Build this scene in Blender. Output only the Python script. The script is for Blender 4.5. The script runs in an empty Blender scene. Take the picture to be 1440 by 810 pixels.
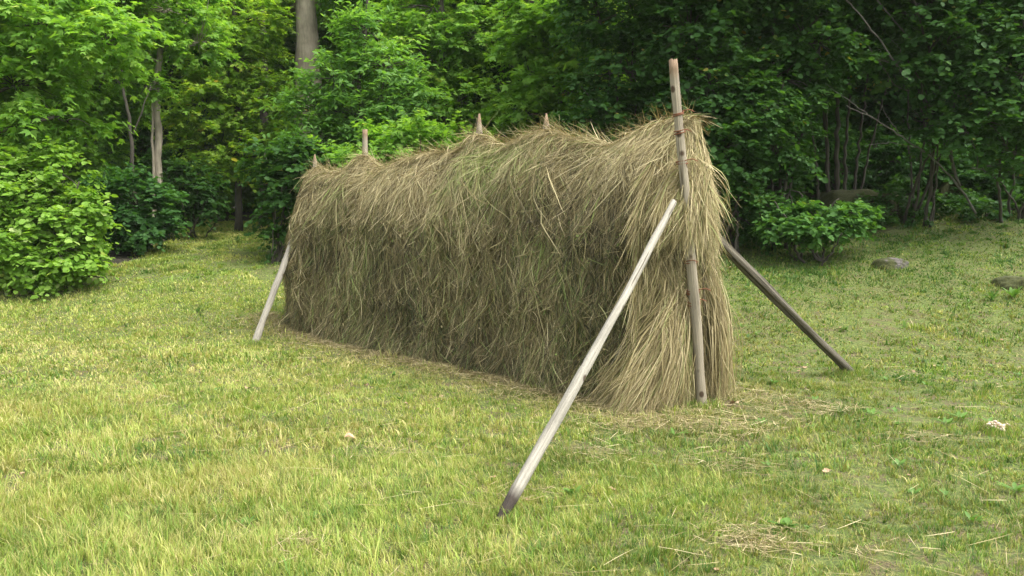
import bpy, math, random
import numpy as np
from mathutils import Vector
C = bpy.context.scene.collection
R = math.radians
rg = np.random.default_rng(7)

# ------------------------------------------------------------------ camera
CAMZ, F, PITCH = 1.40, 1200.0, math.atan(87 / 1200.0)
def ray(px, py):
    u, v = (px - 720) / F, (405 - py) / F
    c, s = math.cos(PITCH), math.sin(PITCH)
    return np.array([u, c + v * s, v * c - s])
def at(px, py, Y):                       # world point seen at a photo pixel, at depth Y
    r = ray(px, py); r = r * (Y / r[1])
    return np.array([r[0], Y, CAMZ + r[2]])

# ------------------------------------------------------------------ noise
def vnoise(x, y, seed=0):
    xi, yi = np.floor(x).astype(np.int64), np.floor(y).astype(np.int64)
    xf, yf = x - xi, y - yi
    def h(a, b):
        n = (a * 374761393 + b * 668265263 + seed * 982451653) & 0xffffffff
        n = ((n ^ (n >> 13)) * 1274126177) & 0xffffffff
        return ((n ^ (n >> 16)) & 0xffff) / 65535.0
    xf = xf * xf * (3 - 2 * xf); yf = yf * yf * (3 - 2 * yf)
    return (h(xi, yi) * (1 - xf) + h(xi + 1, yi) * xf) * (1 - yf) + (h(xi, yi + 1) * (1 - xf) + h(xi + 1, yi + 1) * xf) * yf
def fbm(x, y, seed=0, o=3):
    t = 0; a = .5; s = 0
    for k in range(o):
        t = t + a * vnoise(x * 2 ** k, y * 2 ** k, seed + k); s += a; a *= .5
    return t / s
def sstep(a, b, x):
    t = np.clip((x - a) / (b - a), 0, 1); return t * t * (3 - 2 * t)

# ------------------------------------------------------------------ terrain
def gz(x, y):
    x = np.asarray(x, float); y = np.asarray(y, float)
    k = sstep(-2.5, 4.0, x)
    y0 = 10.4 * (1 - k) + 8.4 * k
    A = 1.5 * (1 - k) + 2.2 * k
    t = np.maximum(y - y0, 0); t = t * t / (t + 1.2)
    z = A * (1 - np.exp(-t / (5.6 + 1.0 * k)))
    z = z + .10 * np.maximum(x - 4.5, 0) * sstep(9, 15, y) * sstep(40, 20, x)
    z = z + .055 * np.maximum(y - 24, 0) * (1 - k) + .10 * np.maximum(y - 15.5, 0) * k
    z = z + (fbm(x * .5, y * .5, 3) - .5) * .10 * sstep(3, 8, np.abs(y - 8) + np.abs(x)) + (fbm(x * 2.2, y * 2.2, 5) - .5) * .035
    return z
def hit(px, py):
    r = ray(px, py)
    for i in range(20, 6000):
        t = i * .01
        p = r * t
        if CAMZ + p[2] <= float(gz(p[0], p[1])): break
    return np.array([p[0], p[1], float(gz(p[0], p[1]))])

# ------------------------------------------------------------------ mesh builder
class MB:
    def __init__(s): s.v = []; s.f = {3: [], 4: []}; s.r = []; s.g = []; s.n = 0
    def add(s, v, f, rnd=0.5, grn=0.0):
        v = np.asarray(v, np.float32).reshape(-1, 3); f = np.asarray(f, np.int64)
        s.v.append(v); s.f[f.shape[-1]].append(f.reshape(-1, f.shape[-1]) + s.n)
        s.r.append(np.broadcast_to(np.asarray(rnd, np.float32), (len(v),)).copy())
        s.g.append(np.broadcast_to(np.asarray(grn, np.float32), (len(v),)).copy())
        s.n += len(v)
    def more(s, f): f = np.asarray(f, np.int64); s.f[f.shape[-1]].append(f.reshape(-1, f.shape[-1]))
    def build(s, name, mat, parent=None, smooth=False, origin=None):
        v = np.concatenate(s.v)
        if origin is not None: v = v - np.asarray(origin, np.float32)
        me = bpy.data.meshes.new(name)
        q = np.concatenate(s.f[4]) if s.f[4] else np.zeros((0, 4), np.int64)
        t = np.concatenate(s.f[3]) if s.f[3] else np.zeros((0, 3), np.int64)
        me.vertices.add(len(v)); me.vertices.foreach_set('co', v.ravel().astype(np.float32))
        me.loops.add(q.size + t.size)
        me.loops.foreach_set('vertex_index', np.concatenate([q.ravel(), t.ravel()]).astype(np.int32))
        me.polygons.add(len(q) + len(t))
        me.polygons.foreach_set('loop_start', np.concatenate([np.arange(len(q)) * 4, q.size + np.arange(len(t)) * 3]).astype(np.int32))
        if smooth: me.polygons.foreach_set('use_smooth', np.ones(len(q) + len(t), bool))
        a = me.attributes.new('rnd', 'FLOAT', 'POINT'); a.data.foreach_set('value', np.concatenate(s.r))
        a = me.attributes.new('grn', 'FLOAT', 'POINT'); a.data.foreach_set('value', np.concatenate(s.g))
        me.materials.append(mat); me.update(calc_edges=True)
        o = bpy.data.objects.new(name, me); C.objects.link(o)
        if parent is not None: o.parent = parent
        if origin is not None and parent is None: o.location = [float(c) for c in origin]
        return o
def tag(o, label=None, cat=None, group=None, kind=None):
    for k, val in (('label', label), ('category', cat), ('group', group), ('kind', kind)):
        if val: o[k] = val
    return o
def thing(name, loc, label, cat, group=None):
    o = bpy.data.objects.new(name, None); C.objects.link(o); o.empty_display_size = .2
    o.location = [float(c) for c in loc]; return tag(o, label, cat, group)
def nrm(v): return v / np.maximum(np.linalg.norm(v, axis=-1, keepdims=True), 1e-9)

def tube(mb, pts, rad, sides=8, wob=0.0, rnd=.5, cap=True, seed=0):
    pts = np.asarray(pts, float); n = len(pts); rad = np.broadcast_to(np.asarray(rad, float), (n,))
    d = nrm(np.gradient(pts, axis=0)); up = np.array([.13, .97, .2]) if abs(d[0][2]) > .7 else np.array([0, 0, 1.])
    a = nrm(np.cross(d, up)); b = np.cross(d, a)
    th = np.arange(sides) * 2 * math.pi / sides
    rr = rad[:, None] * (1 + wob * (fbm(np.cos(th)[None] * 1.3 + np.arange(n)[:, None] * .22 + seed, np.sin(th)[None] * 1.3 + np.arange(n)[:, None] * .11, seed) - .5) * 2)
    v = pts[:, None] + rr[..., None] * (np.cos(th)[None, :, None] * a[:, None] + np.sin(th)[None, :, None] * b[:, None])
    i = np.arange(n - 1)[:, None] * sides; j = np.arange(sides)[None]; k = (j + 1) % sides
    f = np.stack([i + j, i + k, i + sides + k, i + sides + j], -1)
    base = mb.n; mb.add(v, f, rnd)
    if cap:
        mb.add(np.stack([pts[0], pts[-1]]), np.zeros((0, 3), int), rnd)
        c0, c1 = mb.n - 2, mb.n - 1
        mb.more([[c0, base + (x + 1) % sides, base + x] for x in range(sides)])
        e = base + (n - 1) * sides
        mb.more([[c1, e + x, e + (x + 1) % sides] for x in range(sides)])
def bez(a, b, bend, n=6):
    a, b, bend = map(np.asarray, (a, b, bend)); t = np.linspace(0, 1, n)[:, None]
    return a * (1 - t) + b * t + bend * (4 * t * (1 - t))

# ------------------------------------------------------------------ materials
def mat(name):
    m = bpy.data.materials.new(name); m.use_nodes = True
    nt = m.node_tree; nt.nodes.clear()
    out = nt.nodes.new('ShaderNodeOutputMaterial'); bs = nt.nodes.new('ShaderNodeBsdfPrincipled')
    nt.links.new(bs.outputs[0], out.inputs[0]); return m, nt, bs, out
def N(nt, t, **k):
    n = nt.nodes.new(t)
    for a, b in k.items():
        if a.startswith('i_'): n.inputs[a[2:].replace('_', ' ')].default_value = b
        else: setattr(n, a, b)
    return n
def ramp(nt, src, stops):
    r = nt.nodes.new('ShaderNodeValToRGB'); e = r.color_ramp.elements
    while len(e) < len(stops): e.new(.5)
    for x, (p, c) in zip(e, stops): x.position = p; x.color = (*c, 1)
    nt.links.new(src, r.inputs[0]); return r.outputs[0]
def mix(nt, f, a, b, mode='MIX'):
    m = nt.nodes.new('ShaderNodeMix'); m.data_type = 'RGBA'; m.blend_type = mode
    for s, val in ((m.inputs[0], f), (m.inputs[6], a), (m.inputs[7], b)):
        if isinstance(val, bpy.types.NodeSocket): nt.links.new(val, s)
        else: s.default_value = val if not isinstance(val, tuple) else (*val, 1)
    return m.outputs[2]
def noise(nt, scale, detail=4, vec=None, rough=.55, dist=0):
    n = N(nt, 'ShaderNodeTexNoise'); n.inputs['Scale'].default_value = scale; n.inputs['Detail'].default_value = detail
    n.inputs['Roughness'].default_value = rough; n.inputs['Distortion'].default_value = dist
    if vec is not None: nt.links.new(vec, n.inputs['Vector'])
    return n.outputs['Fac']
def attr(nt, name): return N(nt, 'ShaderNodeAttribute', attribute_name=name).outputs['Fac']
def pos(nt): return N(nt, 'ShaderNodeNewGeometry').outputs['Position']
def mapping(nt, vec, sc):
    m = N(nt, 'ShaderNodeMapping'); m.inputs['Scale'].default_value = sc; nt.links.new(vec, m.inputs[0]); return m.outputs[0]
def bump(nt, h, bs, st, dist=.01):
    b = N(nt, 'ShaderNodeBump'); b.inputs['Strength'].default_value = st; b.inputs['Distance'].default_value = dist
    nt.links.new(h, b.inputs['Height']); nt.links.new(b.outputs[0], bs.inputs['Normal'])
def foliage_out(nt, bs, out, col, tr, tint, rough, spec=.35):
    nt.links.new(col, bs.inputs['Base Color']); bs.inputs['Roughness'].default_value = rough
    bs.inputs['Specular IOR Level'].default_value = spec
    t = N(nt, 'ShaderNodeBsdfTranslucent'); nt.links.new(mix(nt, 1.0, col, tint, 'MULTIPLY'), t.inputs[0])
    ms = N(nt, 'ShaderNodeMixShader'); ms.inputs[0].default_value = tr
    nt.links.new(bs.outputs[0], ms.inputs[1]); nt.links.new(t.outputs[0], ms.inputs[2]); nt.links.new(ms.outputs[0], out.inputs[0])
def leafmat(name, stops, tr=.35, rough=.55, spec=.22):
    m, nt, bs, out = mat(name)
    foliage_out(nt, bs, out, ramp(nt, attr(nt, 'rnd'), stops), tr + .10, (1.45, 1.45, .50), rough, spec)
    return m
LEAF = {
 'hazel': leafmat('hazel_leaf', [(0, (.033, .090, .021)), (.5, (.048, .125, .027)), (.93, (.085, .185, .039)), (1, (.26, .25, .06))]),
 'bush': leafmat('bush_leaf', [(0, (.12, .24, .03)), (.5, (.20, .36, .05)), (.85, (.31, .46, .11)), (1, (.42, .50, .22))], .35),
 'maple': leafmat('maple_leaf', [(0, (.115, .25, .038)), (.5, (.20, .375, .062)), (.9, (.31, .48, .10)), (1, (.46, .55, .19))], .42),
 'lime': leafmat('yellow_leaf', [(0, (.14, .27, .032)), (.5, (.25, .41, .055)), (.9, (.39, .51, .09)), (1, (.50, .38, .05))], .45),
 'ash': leafmat('ash_leaf', [(0, (.085, .20, .042)), (.5, (.145, .30, .065)), (.9, (.23, .40, .11)), (1, (.25, .40, .17))], .4),
 'mid': leafmat('young_leaf', [(0, (.05, .135, .03)), (.5, (.085, .20, .042)), (.93, (.14, .28, .06)), (1, (.26, .32, .08))]),
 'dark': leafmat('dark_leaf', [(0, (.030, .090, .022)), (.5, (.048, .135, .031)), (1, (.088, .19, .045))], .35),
}
def barkmat(name, a, b, sc=9):
    m, nt, bs, out = mat(name); p = mapping(nt, pos(nt), (1, 1, .22))
    n1 = noise(nt, sc * 3, 5, p, .65); n2 = noise(nt, sc * .35, 3, pos(nt))
    c = mix(nt, .5, ramp(nt, n1, [(.3, a), (.7, b)]), ramp(nt, n2, [(.35, a), (.65, b)]))
    nt.links.new(c, bs.inputs['Base Color']); bs.inputs['Roughness'].default_value = .9
    bump(nt, n1, bs, .8, .02); return m
BARK = barkmat('grey_bark', (.035, .030, .022), (.09, .08, .06))
PALEBARK = barkmat('pale_bark', (.16, .14, .10), (.42, .37, .28), 7)
DEADBARK = barkmat('dead_wood', (.07, .065, .052), (.16, .15, .125), 12)

def woodmat(name, a, b, tipcol, tipz, knots=True):
    # rnd attribute runs 0..1 from foot to top of the pole; grain follows it (Object z is the pole axis)
    m, nt, bs, out = mat(name)
    tc = N(nt, 'ShaderNodeTexCoord').outputs['Object']
    g = noise(nt, 95, 6, mapping(nt, tc, (1, 1, .02)), .75, .4)
    g2 = noise(nt, 5, 4, mapping(nt, tc, (1, 1, .35)))
    c = mix(nt, .35, ramp(nt, g, [(.38, a), (.60, b)]), ramp(nt, g2, [(.35, a), (.62, b)]))
    crack = ramp(nt, noise(nt, 45, 4, mapping(nt, tc, (1, 1, .02)), .6), [(.34, (.30, .26, .20)), (.42, (1, 1, 1))])
    c = mix(nt, 1.0, c, crack, 'MULTIPLY')
    if knots:
        vo = N(nt, 'ShaderNodeTexVoronoi'); vo.inputs['Scale'].default_value = 8; nt.links.new(mapping(nt, tc, (1, 1, .8)), vo.inputs['Vector'])
        c = mix(nt, 1.0, c, ramp(nt, vo.outputs['Distance'], [(.12, (.22, .15, .10)), (.20, (1, 1, 1))]), 'MULTIPLY')
    w = N(nt, 'ShaderNodeMath', operation='ADD'); nt.links.new(attr(nt, 'rnd'), w.inputs[0])
    sc = N(nt, 'ShaderNodeMath', operation='MULTIPLY'); nt.links.new(g2, sc.inputs[0]); sc.inputs[1].default_value = .05; nt.links.new(sc.outputs[0], w.inputs[1])
    if tipz < .5: f = ramp(nt, w.outputs[0], [(tipz, (1, 1, 1)), (tipz + .03, (0, 0, 0))])
    else: f = ramp(nt, w.outputs[0], [(tipz, (0, 0, 0)), (tipz + .03, (1, 1, 1))])
    c = mix(nt, f, c, tipcol)
    nt.links.new(c, bs.inputs['Base Color']); bs.inputs['Roughness'].default_value = .8
    bump(nt, g, bs, 1, .012); return m
W_WHITE = woodmat('peeled_pale_wood', (.18, .168, .132), (.39, .368, .305), (.032, .022, .015), .095)
W_POST = woodmat('weathered_post_wood', (.17, .145, .10), (.39, .34, .25), (.24, .165, .10), .972)
W_GREY = woodmat('old_grey_wood', (.055, .046, .032), (.17, .15, .11), (.10, .08, .05), .02, False)
W_LEFT = woodmat('left_pale_wood', (.17, .155, .12), (.36, .34, .28), (.16, .12, .09), .05)
m, nt, bs, out = mat('rusty_wire'); bs.inputs['Base Color'].default_value = (.20, .075, .035, 1); bs.inputs['Roughness'].default_value = .75; bs.inputs['Metallic'].default_value = .3; WIRE = m

# hay
m, nt, bs, out = mat('hay_strand')
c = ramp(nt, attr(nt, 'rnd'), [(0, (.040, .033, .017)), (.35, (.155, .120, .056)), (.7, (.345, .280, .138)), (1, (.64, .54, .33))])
gcol = ramp(nt, attr(nt, 'rnd'), [(0, (.040, .060, .020)), (.5, (.125, .180, .045)), (1, (.30, .43, .10))])
c = mix(nt, attr(nt, 'grn'), c, gcol)
foliage_out(nt, bs, out, c, .15, (1.1, 1.0, .7), .6, .3); HAY = m
m, nt, bs, out = mat('hay_core'); p = mapping(nt, pos(nt), (1, 1, .16))
n1 = noise(nt, 55, 6, p, .7, .4)
c = ramp(nt, n1, [(.3, (.035, .028, .014)), (.5, (.11, .09, .045)), (.72, (.26, .21, .11))])
nt.links.new(c, bs.inputs['Base Color']); bs.inputs['Roughness'].default_value = 1; bump(nt, n1, bs, 1, .03); HAYCORE = m

# grass
m, nt, bs, out = mat('grass_blade')
P = pos(nt); P2 = mapping(nt, P, (1, 1, 0))
n1 = noise(nt, .9, 4, P2); 
c1 = ramp(nt, attr(nt, 'rnd'), [(0, (.057, .14, .025)), (.35, (.158, .27, .045)), (.7, (.305, .40, .075)), (1, (.49, .51, .15))])
c2 = ramp(nt, attr(nt, 'rnd'), [(0, (.17, .17, .045)), (.5, (.37, .34, .12)), (1, (.58, .49, .24))])
c = mix(nt, attr(nt, 'grn'), c1, c2)
foliage_out(nt, bs, out, c, .35, (1.15, 1.15, .6), .55, .3); GRASS = m
m, nt, bs, out = mat('meadow_soil'); P = pos(nt)
n1 = noise(nt, 1.1, 4, P); n2 = noise(nt, 30, 5, P, .7); n3 = noise(nt, 5, 4, P, .6)
c = ramp(nt, n2, [(.3, (.035, .055, .012)), (.5, (.10, .135, .027)), (.7, (.20, .22, .055))])
br = ramp(nt, noise(nt, 60, 5, P, .7), [(.35, (.06, .040, .022)), (.55, (.145, .105, .058)), (.72, (.27, .21, .13))])
sy = N(nt, 'ShaderNodeSeparateXYZ'); nt.links.new(P, sy.inputs[0])
mr = N(nt, 'ShaderNodeMapRange'); nt.links.new(sy.outputs[1], mr.inputs[0]); mr.inputs[1].default_value = 8; mr.inputs[2].default_value = 12; mr.inputs[3].default_value = 1; mr.inputs[4].default_value = .5
c = mix(nt, mix(nt, 1.0, ramp(nt, n3, [(.47, (0, 0, 0)), (.62, (.85, .85, .85))]), mr.outputs[0], 'MULTIPLY'), c, br)
litter = ramp(nt, noise(nt, 14, 5, P, .7), [(.3, (.018, .017, .009)), (.6, (.045, .038, .020)), (.8, (.09, .07, .04))])
c = mix(nt, attr(nt, 'rnd'), c, litter)
nt.links.new(c, bs.inputs['Base Color']); bs.inputs['Roughness'].default_value = 1; bump(nt, n2, bs, .9, .03); SOIL = m
m, nt, bs, out = mat('mossy_stone'); P = pos(nt)
geo = N(nt, 'ShaderNodeNewGeometry'); sx = N(nt, 'ShaderNodeSeparateXYZ'); nt.links.new(geo.outputs['Normal'], sx.inputs[0])
n1 = noise(nt, 7, 4, P); n2 = noise(nt, 40, 5, P, .7)
st = ramp(nt, n2, [(.3, (.045, .040, .036)), (.7, (.18, .16, .15))]); ms = ramp(nt, n2, [(.3, (.022, .030, .008)), (.7, (.075, .080, .020))])
ad = N(nt, 'ShaderNodeMath', operation='MULTIPLY_ADD'); nt.links.new(n1, ad.inputs[0]); ad.inputs[1].default_value = 1.1; nt.links.new(attr(nt, 'grn'), ad.inputs[2])
c = mix(nt, ramp(nt, ad.outputs[0], [(.68, (0, 0, 0)), (.76, (1, 1, 1))]), st, ms)
nt.links.new(c, bs.inputs['Base Color']); bs.inputs['Roughness'].default_value = .95; bump(nt, n2, bs, .8, .015); STONE = m
def plain(name, a, b, sc=30, rough=.9):
    m, nt, bs, out = mat(name); c = ramp(nt, noise(nt, sc, 4, pos(nt), .6), [(.35, a), (.65, b)])
    nt.links.new(c, bs.inputs['Base Color']); bs.inputs['Roughness'].default_value = rough; return m
DEADLEAF = plain('dead_leaf', (.25, .14, .07), (.50, .36, .24), 25)
PALECLUMP = plain('pale_clump', (.42, .27, .20), (.72, .60, .50), 40)

# ------------------------------------------------------------------ ground
ys = np.concatenate([np.arange(-25, 2, 1.5), np.arange(2, 20, .12), np.arange(20, 45, .5), np.arange(45, 140, 5)])
xs = np.concatenate([np.arange(-90, -14, 4), np.arange(-14, 14, .14), np.arange(14, 91, 4)])
X, Y = np.meshgrid(xs, ys); Z = gz(X, Y)
def forest(x, y):            # 1 under the trees, 0 on the meadow
    edge_r = 15.2 + .5 * np.sin(x * 1.7)
    fr = sstep(-.6, 1.0, y - edge_r) * sstep(.5, 2.5, x)
    path = np.abs(x - (-5.9 - (y - 15) * .22)) < 1.6
    fl = sstep(0, 1.2, y - (15.5 + .4 * np.sin(x * 2))) * (1 - sstep(-2.5, -1, x) * 0) * np.where(path & (y < 27), 0, 1) * (x < 1.5)
    fl2 = sstep(0, .8, y - 14.4) * (x < -6.2 - (y - 13) * .25)
    return np.clip(np.maximum(np.maximum(fr, fl), fl2), 0, 1)
g = MB(); nx = len(xs); i = (np.arange(len(ys) - 1)[:, None] * nx + np.arange(nx - 1)[None]).ravel()
g.add(np.stack([X, Y, Z], -1), np.stack([i, i + 1, i + nx + 1, i + nx], -1), forest(X, Y).ravel())
tag(g.build('ground', SOIL, smooth=True), kind='structure')

# ------------------------------------------------------------------ rack frame of reference
P0 = np.array([1.485, 6.60]); P1 = np.array([-2.70, 11.67]); L = float(np.linalg.norm(P1 - P0))
D = (P1 - P0) / L; NN = np.array([-(-D[1]) * -1, D[0]])          # NN: unit normal of the long face seen in the photo
NN = np.array([-D[1], D[0]])
def W(s, w, z):
    s, w, z = np.broadcast_arrays(np.asarray(s, float), np.asarray(w, float), np.asarray(z, float))
    x = P0[0] + D[0] * s + NN[0] * w; y = P0[1] + D[1] * s + NN[1] * w
    return np.stack([x, y, z + gz(x, y) * .9], -1)
def rackcoords(x, y):
    dx, dy = x - P0[0], y - P0[1]; return dx * D[0] + dy * D[1], dx * NN[0] + dy * NN[1]

# ------------------------------------------------------------------ grass
def grass_blades(n, r0, r1, hscale, wscale, seed):
    """fine blades: most stand in tufts and lean out of them, the rest is thin, very short filling"""
    r_ = np.random.default_rng(seed)
    per = 26; nT = int(n / per * 1.9)
    th = r_.uniform(-.74, .74, nT); rr = np.sqrt(r_.uniform(r0 ** 2, r1 ** 2, nT)); tx = np.sin(th) * rr; ty = np.cos(th) * rr
    bare = sstep(.54, .70, .6 * fbm(tx * 2.1 + 9, ty * 2.1, 41) + .4 * fbm(tx * 6 + 9, ty * 6, 43)) * (.45 + .50 * sstep(-1, 2.5, tx)) * sstep(13, 8, ty)
    s, w = rackcoords(tx, ty)
    keep = (r_.random(nT) < (.75 - .7 * bare) * (.65 + .5 * fbm(tx * 5, ty * 5, 11))) & (r_.random(nT) > forest(tx, ty) * .97) & ~((s > .1) & (s < L) & (np.abs(w) < .42))
    tx, ty = tx[keep], ty[keep]; nT = len(tx)
    j = r_.integers(0, nT, n); fill = r_.random(n) < (.30 if r1 < 6 else .45 if r1 < 9 else .7)
    trad = r_.gamma(3, .011, nT) * wscale ** .5
    ang = r_.uniform(0, 6.28, n); rad = np.where(fill, r_.uniform(0, .16, n) * (1 if r1 < 9 else 2), np.abs(r_.normal(0, 1, n)) * trad[j]) 
    x = tx[j] + np.cos(ang) * rad; y = ty[j] + np.sin(ang) * rad; s, w = rackcoords(x, y)
    tall = sstep(.55, .75, fbm(tx * .9 + 31, ty * .9, 21)); left = sstep(1.5, -2.5, tx) * sstep(8, 4, ty)
    big = (r_.random(nT) < .05 + .05 * (tx > 0)) * 1.0
    th_ = (.62 + .35 * r_.random(nT)) * (1 + .45 * tall + .75 * left + 1.0 * big) * (.70 + .5 * fbm(tx * 1.7, ty * 1.7, 36)) * (1 - .18 * sstep(-1, 3, tx))
    h = .048 * th_[j] * r_.uniform(.45, 1.15, n) * np.where(fill, .55, 1) * hscale
    h = np.where(r_.random(n) < .02, h * 1.9, h)
    wd = (.0017 + .0019 * r_.random(n)) * wscale; wd = np.where(r_.random(n) < .03, wd * 2.6, wd)
    flow = fbm(tx * 1.1, ty * 1.1, 77) * 9
    a = np.where(fill, r_.uniform(0, 6.28, n), ang + r_.normal(0, .5, n)); a = np.where(r_.random(n) < .3, flow[j] + r_.normal(0, .7, n), a)
    lean = np.clip(np.where(fill, r_.gamma(2.2, .6, n), .25 + 1.3 * rad / (trad[j] * 2 + .01) + r_.normal(0, .25, n)), 0.05, 2.6)
    d = np.stack([np.cos(a), np.sin(a), 0 * a], -1); tw = a + r_.normal(math.pi / 2, .5, n)
    b = np.stack([np.cos(tw), np.sin(tw), 0 * a], -1) * wd[:, None]
    p = np.stack([x, y, gz(x, y) - .004], -1); up = np.array([0, 0, 1.])
    Lb = h * (1 + .5 * lean); k1 = Lb * .5 * np.sin(np.minimum(lean * .45, 1.5)); z1 = Lb * .5 * np.cos(np.minimum(lean * .45, 1.3))
    m1 = p + d * k1[:, None] + up * z1[:, None]
    l2 = np.minimum(lean * 1.0, 1.75); t2 = m1 + d * (Lb * .5 * np.sin(l2))[:, None] + up * (Lb * .5 * np.cos(l2))[:, None]
    v = np.stack([p - b, p + b, m1 + b * .8, m1 - b * .8, t2], 1)
    near = ((s > -.6) & (s < L + .3) & (np.abs(w) < 1.1))
    dead = .6 * fbm(x * 1.4 + 5, y * 1.4, 51) + .4 * fbm(x * 6 + 5, y * 6, 52); green = sstep(.5, .68, fbm(tx * 2.0, ty * 2.0, 61))[j]
    dry = sstep(.42, .68, fbm(x * .7, y * .7 + 3, 55)) * .3
    tdry = (r_.random(nT) < .12) * .4
    grn = (r_.random(n) < np.clip(.20 + 1.0 * (dead - .45) + .7 * dry + tdry[j] + .25 * near + .12 * fill - .25 * sstep(10, 14, y), .05, .9)).astype(float) * r_.uniform(.5, 1, n)
    right = sstep(-.5, 3, x)
    rn = np.clip(r_.normal(.60, .15, n) + r_.normal(0, .22, nT)[j] - .24 * green - .16 * big[j] + .15 * sstep(1.5, -3, x) - .19 * right - .20 * sstep(8.5, 13, y) * right, 0, 1)  # right grass toned down: olive hue plus the wood's shade put into colour
    i = np.arange(n) * 5
    return v, i, rn, grn
gm = MB()
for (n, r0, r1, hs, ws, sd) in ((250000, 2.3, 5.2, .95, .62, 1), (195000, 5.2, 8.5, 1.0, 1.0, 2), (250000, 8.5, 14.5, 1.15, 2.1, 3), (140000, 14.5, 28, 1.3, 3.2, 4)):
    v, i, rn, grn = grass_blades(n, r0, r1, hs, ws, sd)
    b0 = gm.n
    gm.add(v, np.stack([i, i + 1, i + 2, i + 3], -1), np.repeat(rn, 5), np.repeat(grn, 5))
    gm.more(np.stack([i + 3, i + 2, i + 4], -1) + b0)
for (cx, cy) in [tuple(hit(*q)[:2]) for q in ((699, 736), (1197, 526), (358, 486), (988, 574), (1252, 376), (1428, 404), (1398, 608))]:
    r_ = np.random.default_rng(int(cx * 100) + 999); n = 420; a = r_.uniform(0, 6.28, n); rr_ = r_.uniform(.03, .17, n) * (1.8 if cy > 9 and cx > 3.5 else 1)
    x = cx + np.cos(a) * rr_; y = cy + np.sin(a) * rr_; h = r_.uniform(.03, .09, n); b = r_.uniform(0, 6.28, n); wv = np.stack([np.cos(b), np.sin(b), 0 * b], -1) * .0022
    dn = np.stack([np.cos(b * 3), np.sin(b * 3), 0 * b], -1) * h[:, None] * .45; p = np.stack([x, y, gz(x, y) - .004], -1); up_ = np.array([0, 0, 1.]) * h[:, None]
    i = np.arange(n) * 5; b0_ = gm.n
    gm.add(np.stack([p - wv, p + wv, p + wv + dn * .3 + up_ * .6, p - wv + dn * .3 + up_ * .6, p + dn + up_], 1), np.stack([i, i + 1, i + 2, i + 3], -1), np.repeat(r_.uniform(.1, .75, n), 5), np.repeat((r_.random(n) < .3) * .8, 5))
    gm.more(np.stack([i + 3, i + 2, i + 4], -1) + b0_)
tag(gm.build('grass', GRASS), 'short yellow green mown meadow grass with dry stems', 'grass', kind='stuff')

# ------------------------------------------------------------------ strands (hay)
def ribbons(mb, paths, width, facing, rn, grn):
    """paths (n,k,3), width (n,), facing (n,3) ~ surface normal; flat ribbons that taper at both ends"""
    n, k, _ = paths.shape
    t = np.gradient(paths, axis=1); side = nrm(np.cross(t, facing[:, None]))
    tp = np.interp(np.linspace(0, 1, k), [0, .15, .7, 1], [.55, 1, .8, .25])
    o = side * (width[:, None] * .5 * tp[None])[..., None]
    v = np.stack([paths - o, paths + o], 2)                # n,k,2,3
    i = (np.arange(n)[:, None] * k + np.arange(k - 1)[None]) * 2
    f = np.stack([i, i + 1, i + 3, i + 2], -1)
    mb.add(v, f, np.repeat(rn, 2 * k), np.repeat(grn, 2 * k))

SS = np.array([-.4, -.05, .25, .6, .95, 1.5, 1.85, 2.2, 2.5, 2.88, 3.2, 3.7, 4.3, 4.7, 5.2, 5.6, 6.1, 6.4, 6.62, 6.8]) / 1.0
HH = np.array([2.10, 2.26, 2.29, 2.21, 2.13, 2.19, 2.33, 2.26, 2.20, 2.38, 2.19, 2.25, 2.20, 2.07, 2.27, 2.05, 2.02, 2.08, 1.98, 1.70])
def Htop(s): return np.interp(s, SS, HH) - .03 + .06 * (fbm(s * 3, s * 0, 91) - .5)
# cross-section: q in [-1,1], q=+1 foot of the visible face, 0 the ridge, -1 foot of the back face
qs = np.linspace(0, 1, 60)
zz = np.linspace(1, 0, 400); hwp = (1 - zz ** 3.8) ** .85
arc = np.concatenate([[0], np.cumsum(np.hypot(np.diff(zz) * 2.25, np.diff(hwp) * .5))]); arc /= arc[-1]
def prof(q): a = np.abs(q); return np.interp(a, arc, hwp) * np.sign(q), np.interp(a, arc, zz)
def lump(s, z, side):
    y = z * 1.0 + side * 20
    l = .14 * (fbm(s * 1.6, y * 1.1, 101) - .5) + .17 * (fbm(s * 5.0, y * 2.6, 102) - .5) + .10 * (fbm(s * 13, y * 6, 103) - .5)
    # courses hung on the rails: each bulges under its rail and thins below
    for zr, a in ((2.0, .085), (1.45, .06), (.85, .05)):
        zl = zr + .10 * (fbm(s * 1.3, zr * 7, 104) - .5) * 2
        t = (zl - z) / .50
        l = l + a * np.where((t > -.1) & (t < 1), np.clip((t + .1) * 6, 0, 1) * (1 - np.clip(t, 0, 1)) - .3, -.1)
    return l
END = .20
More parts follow.
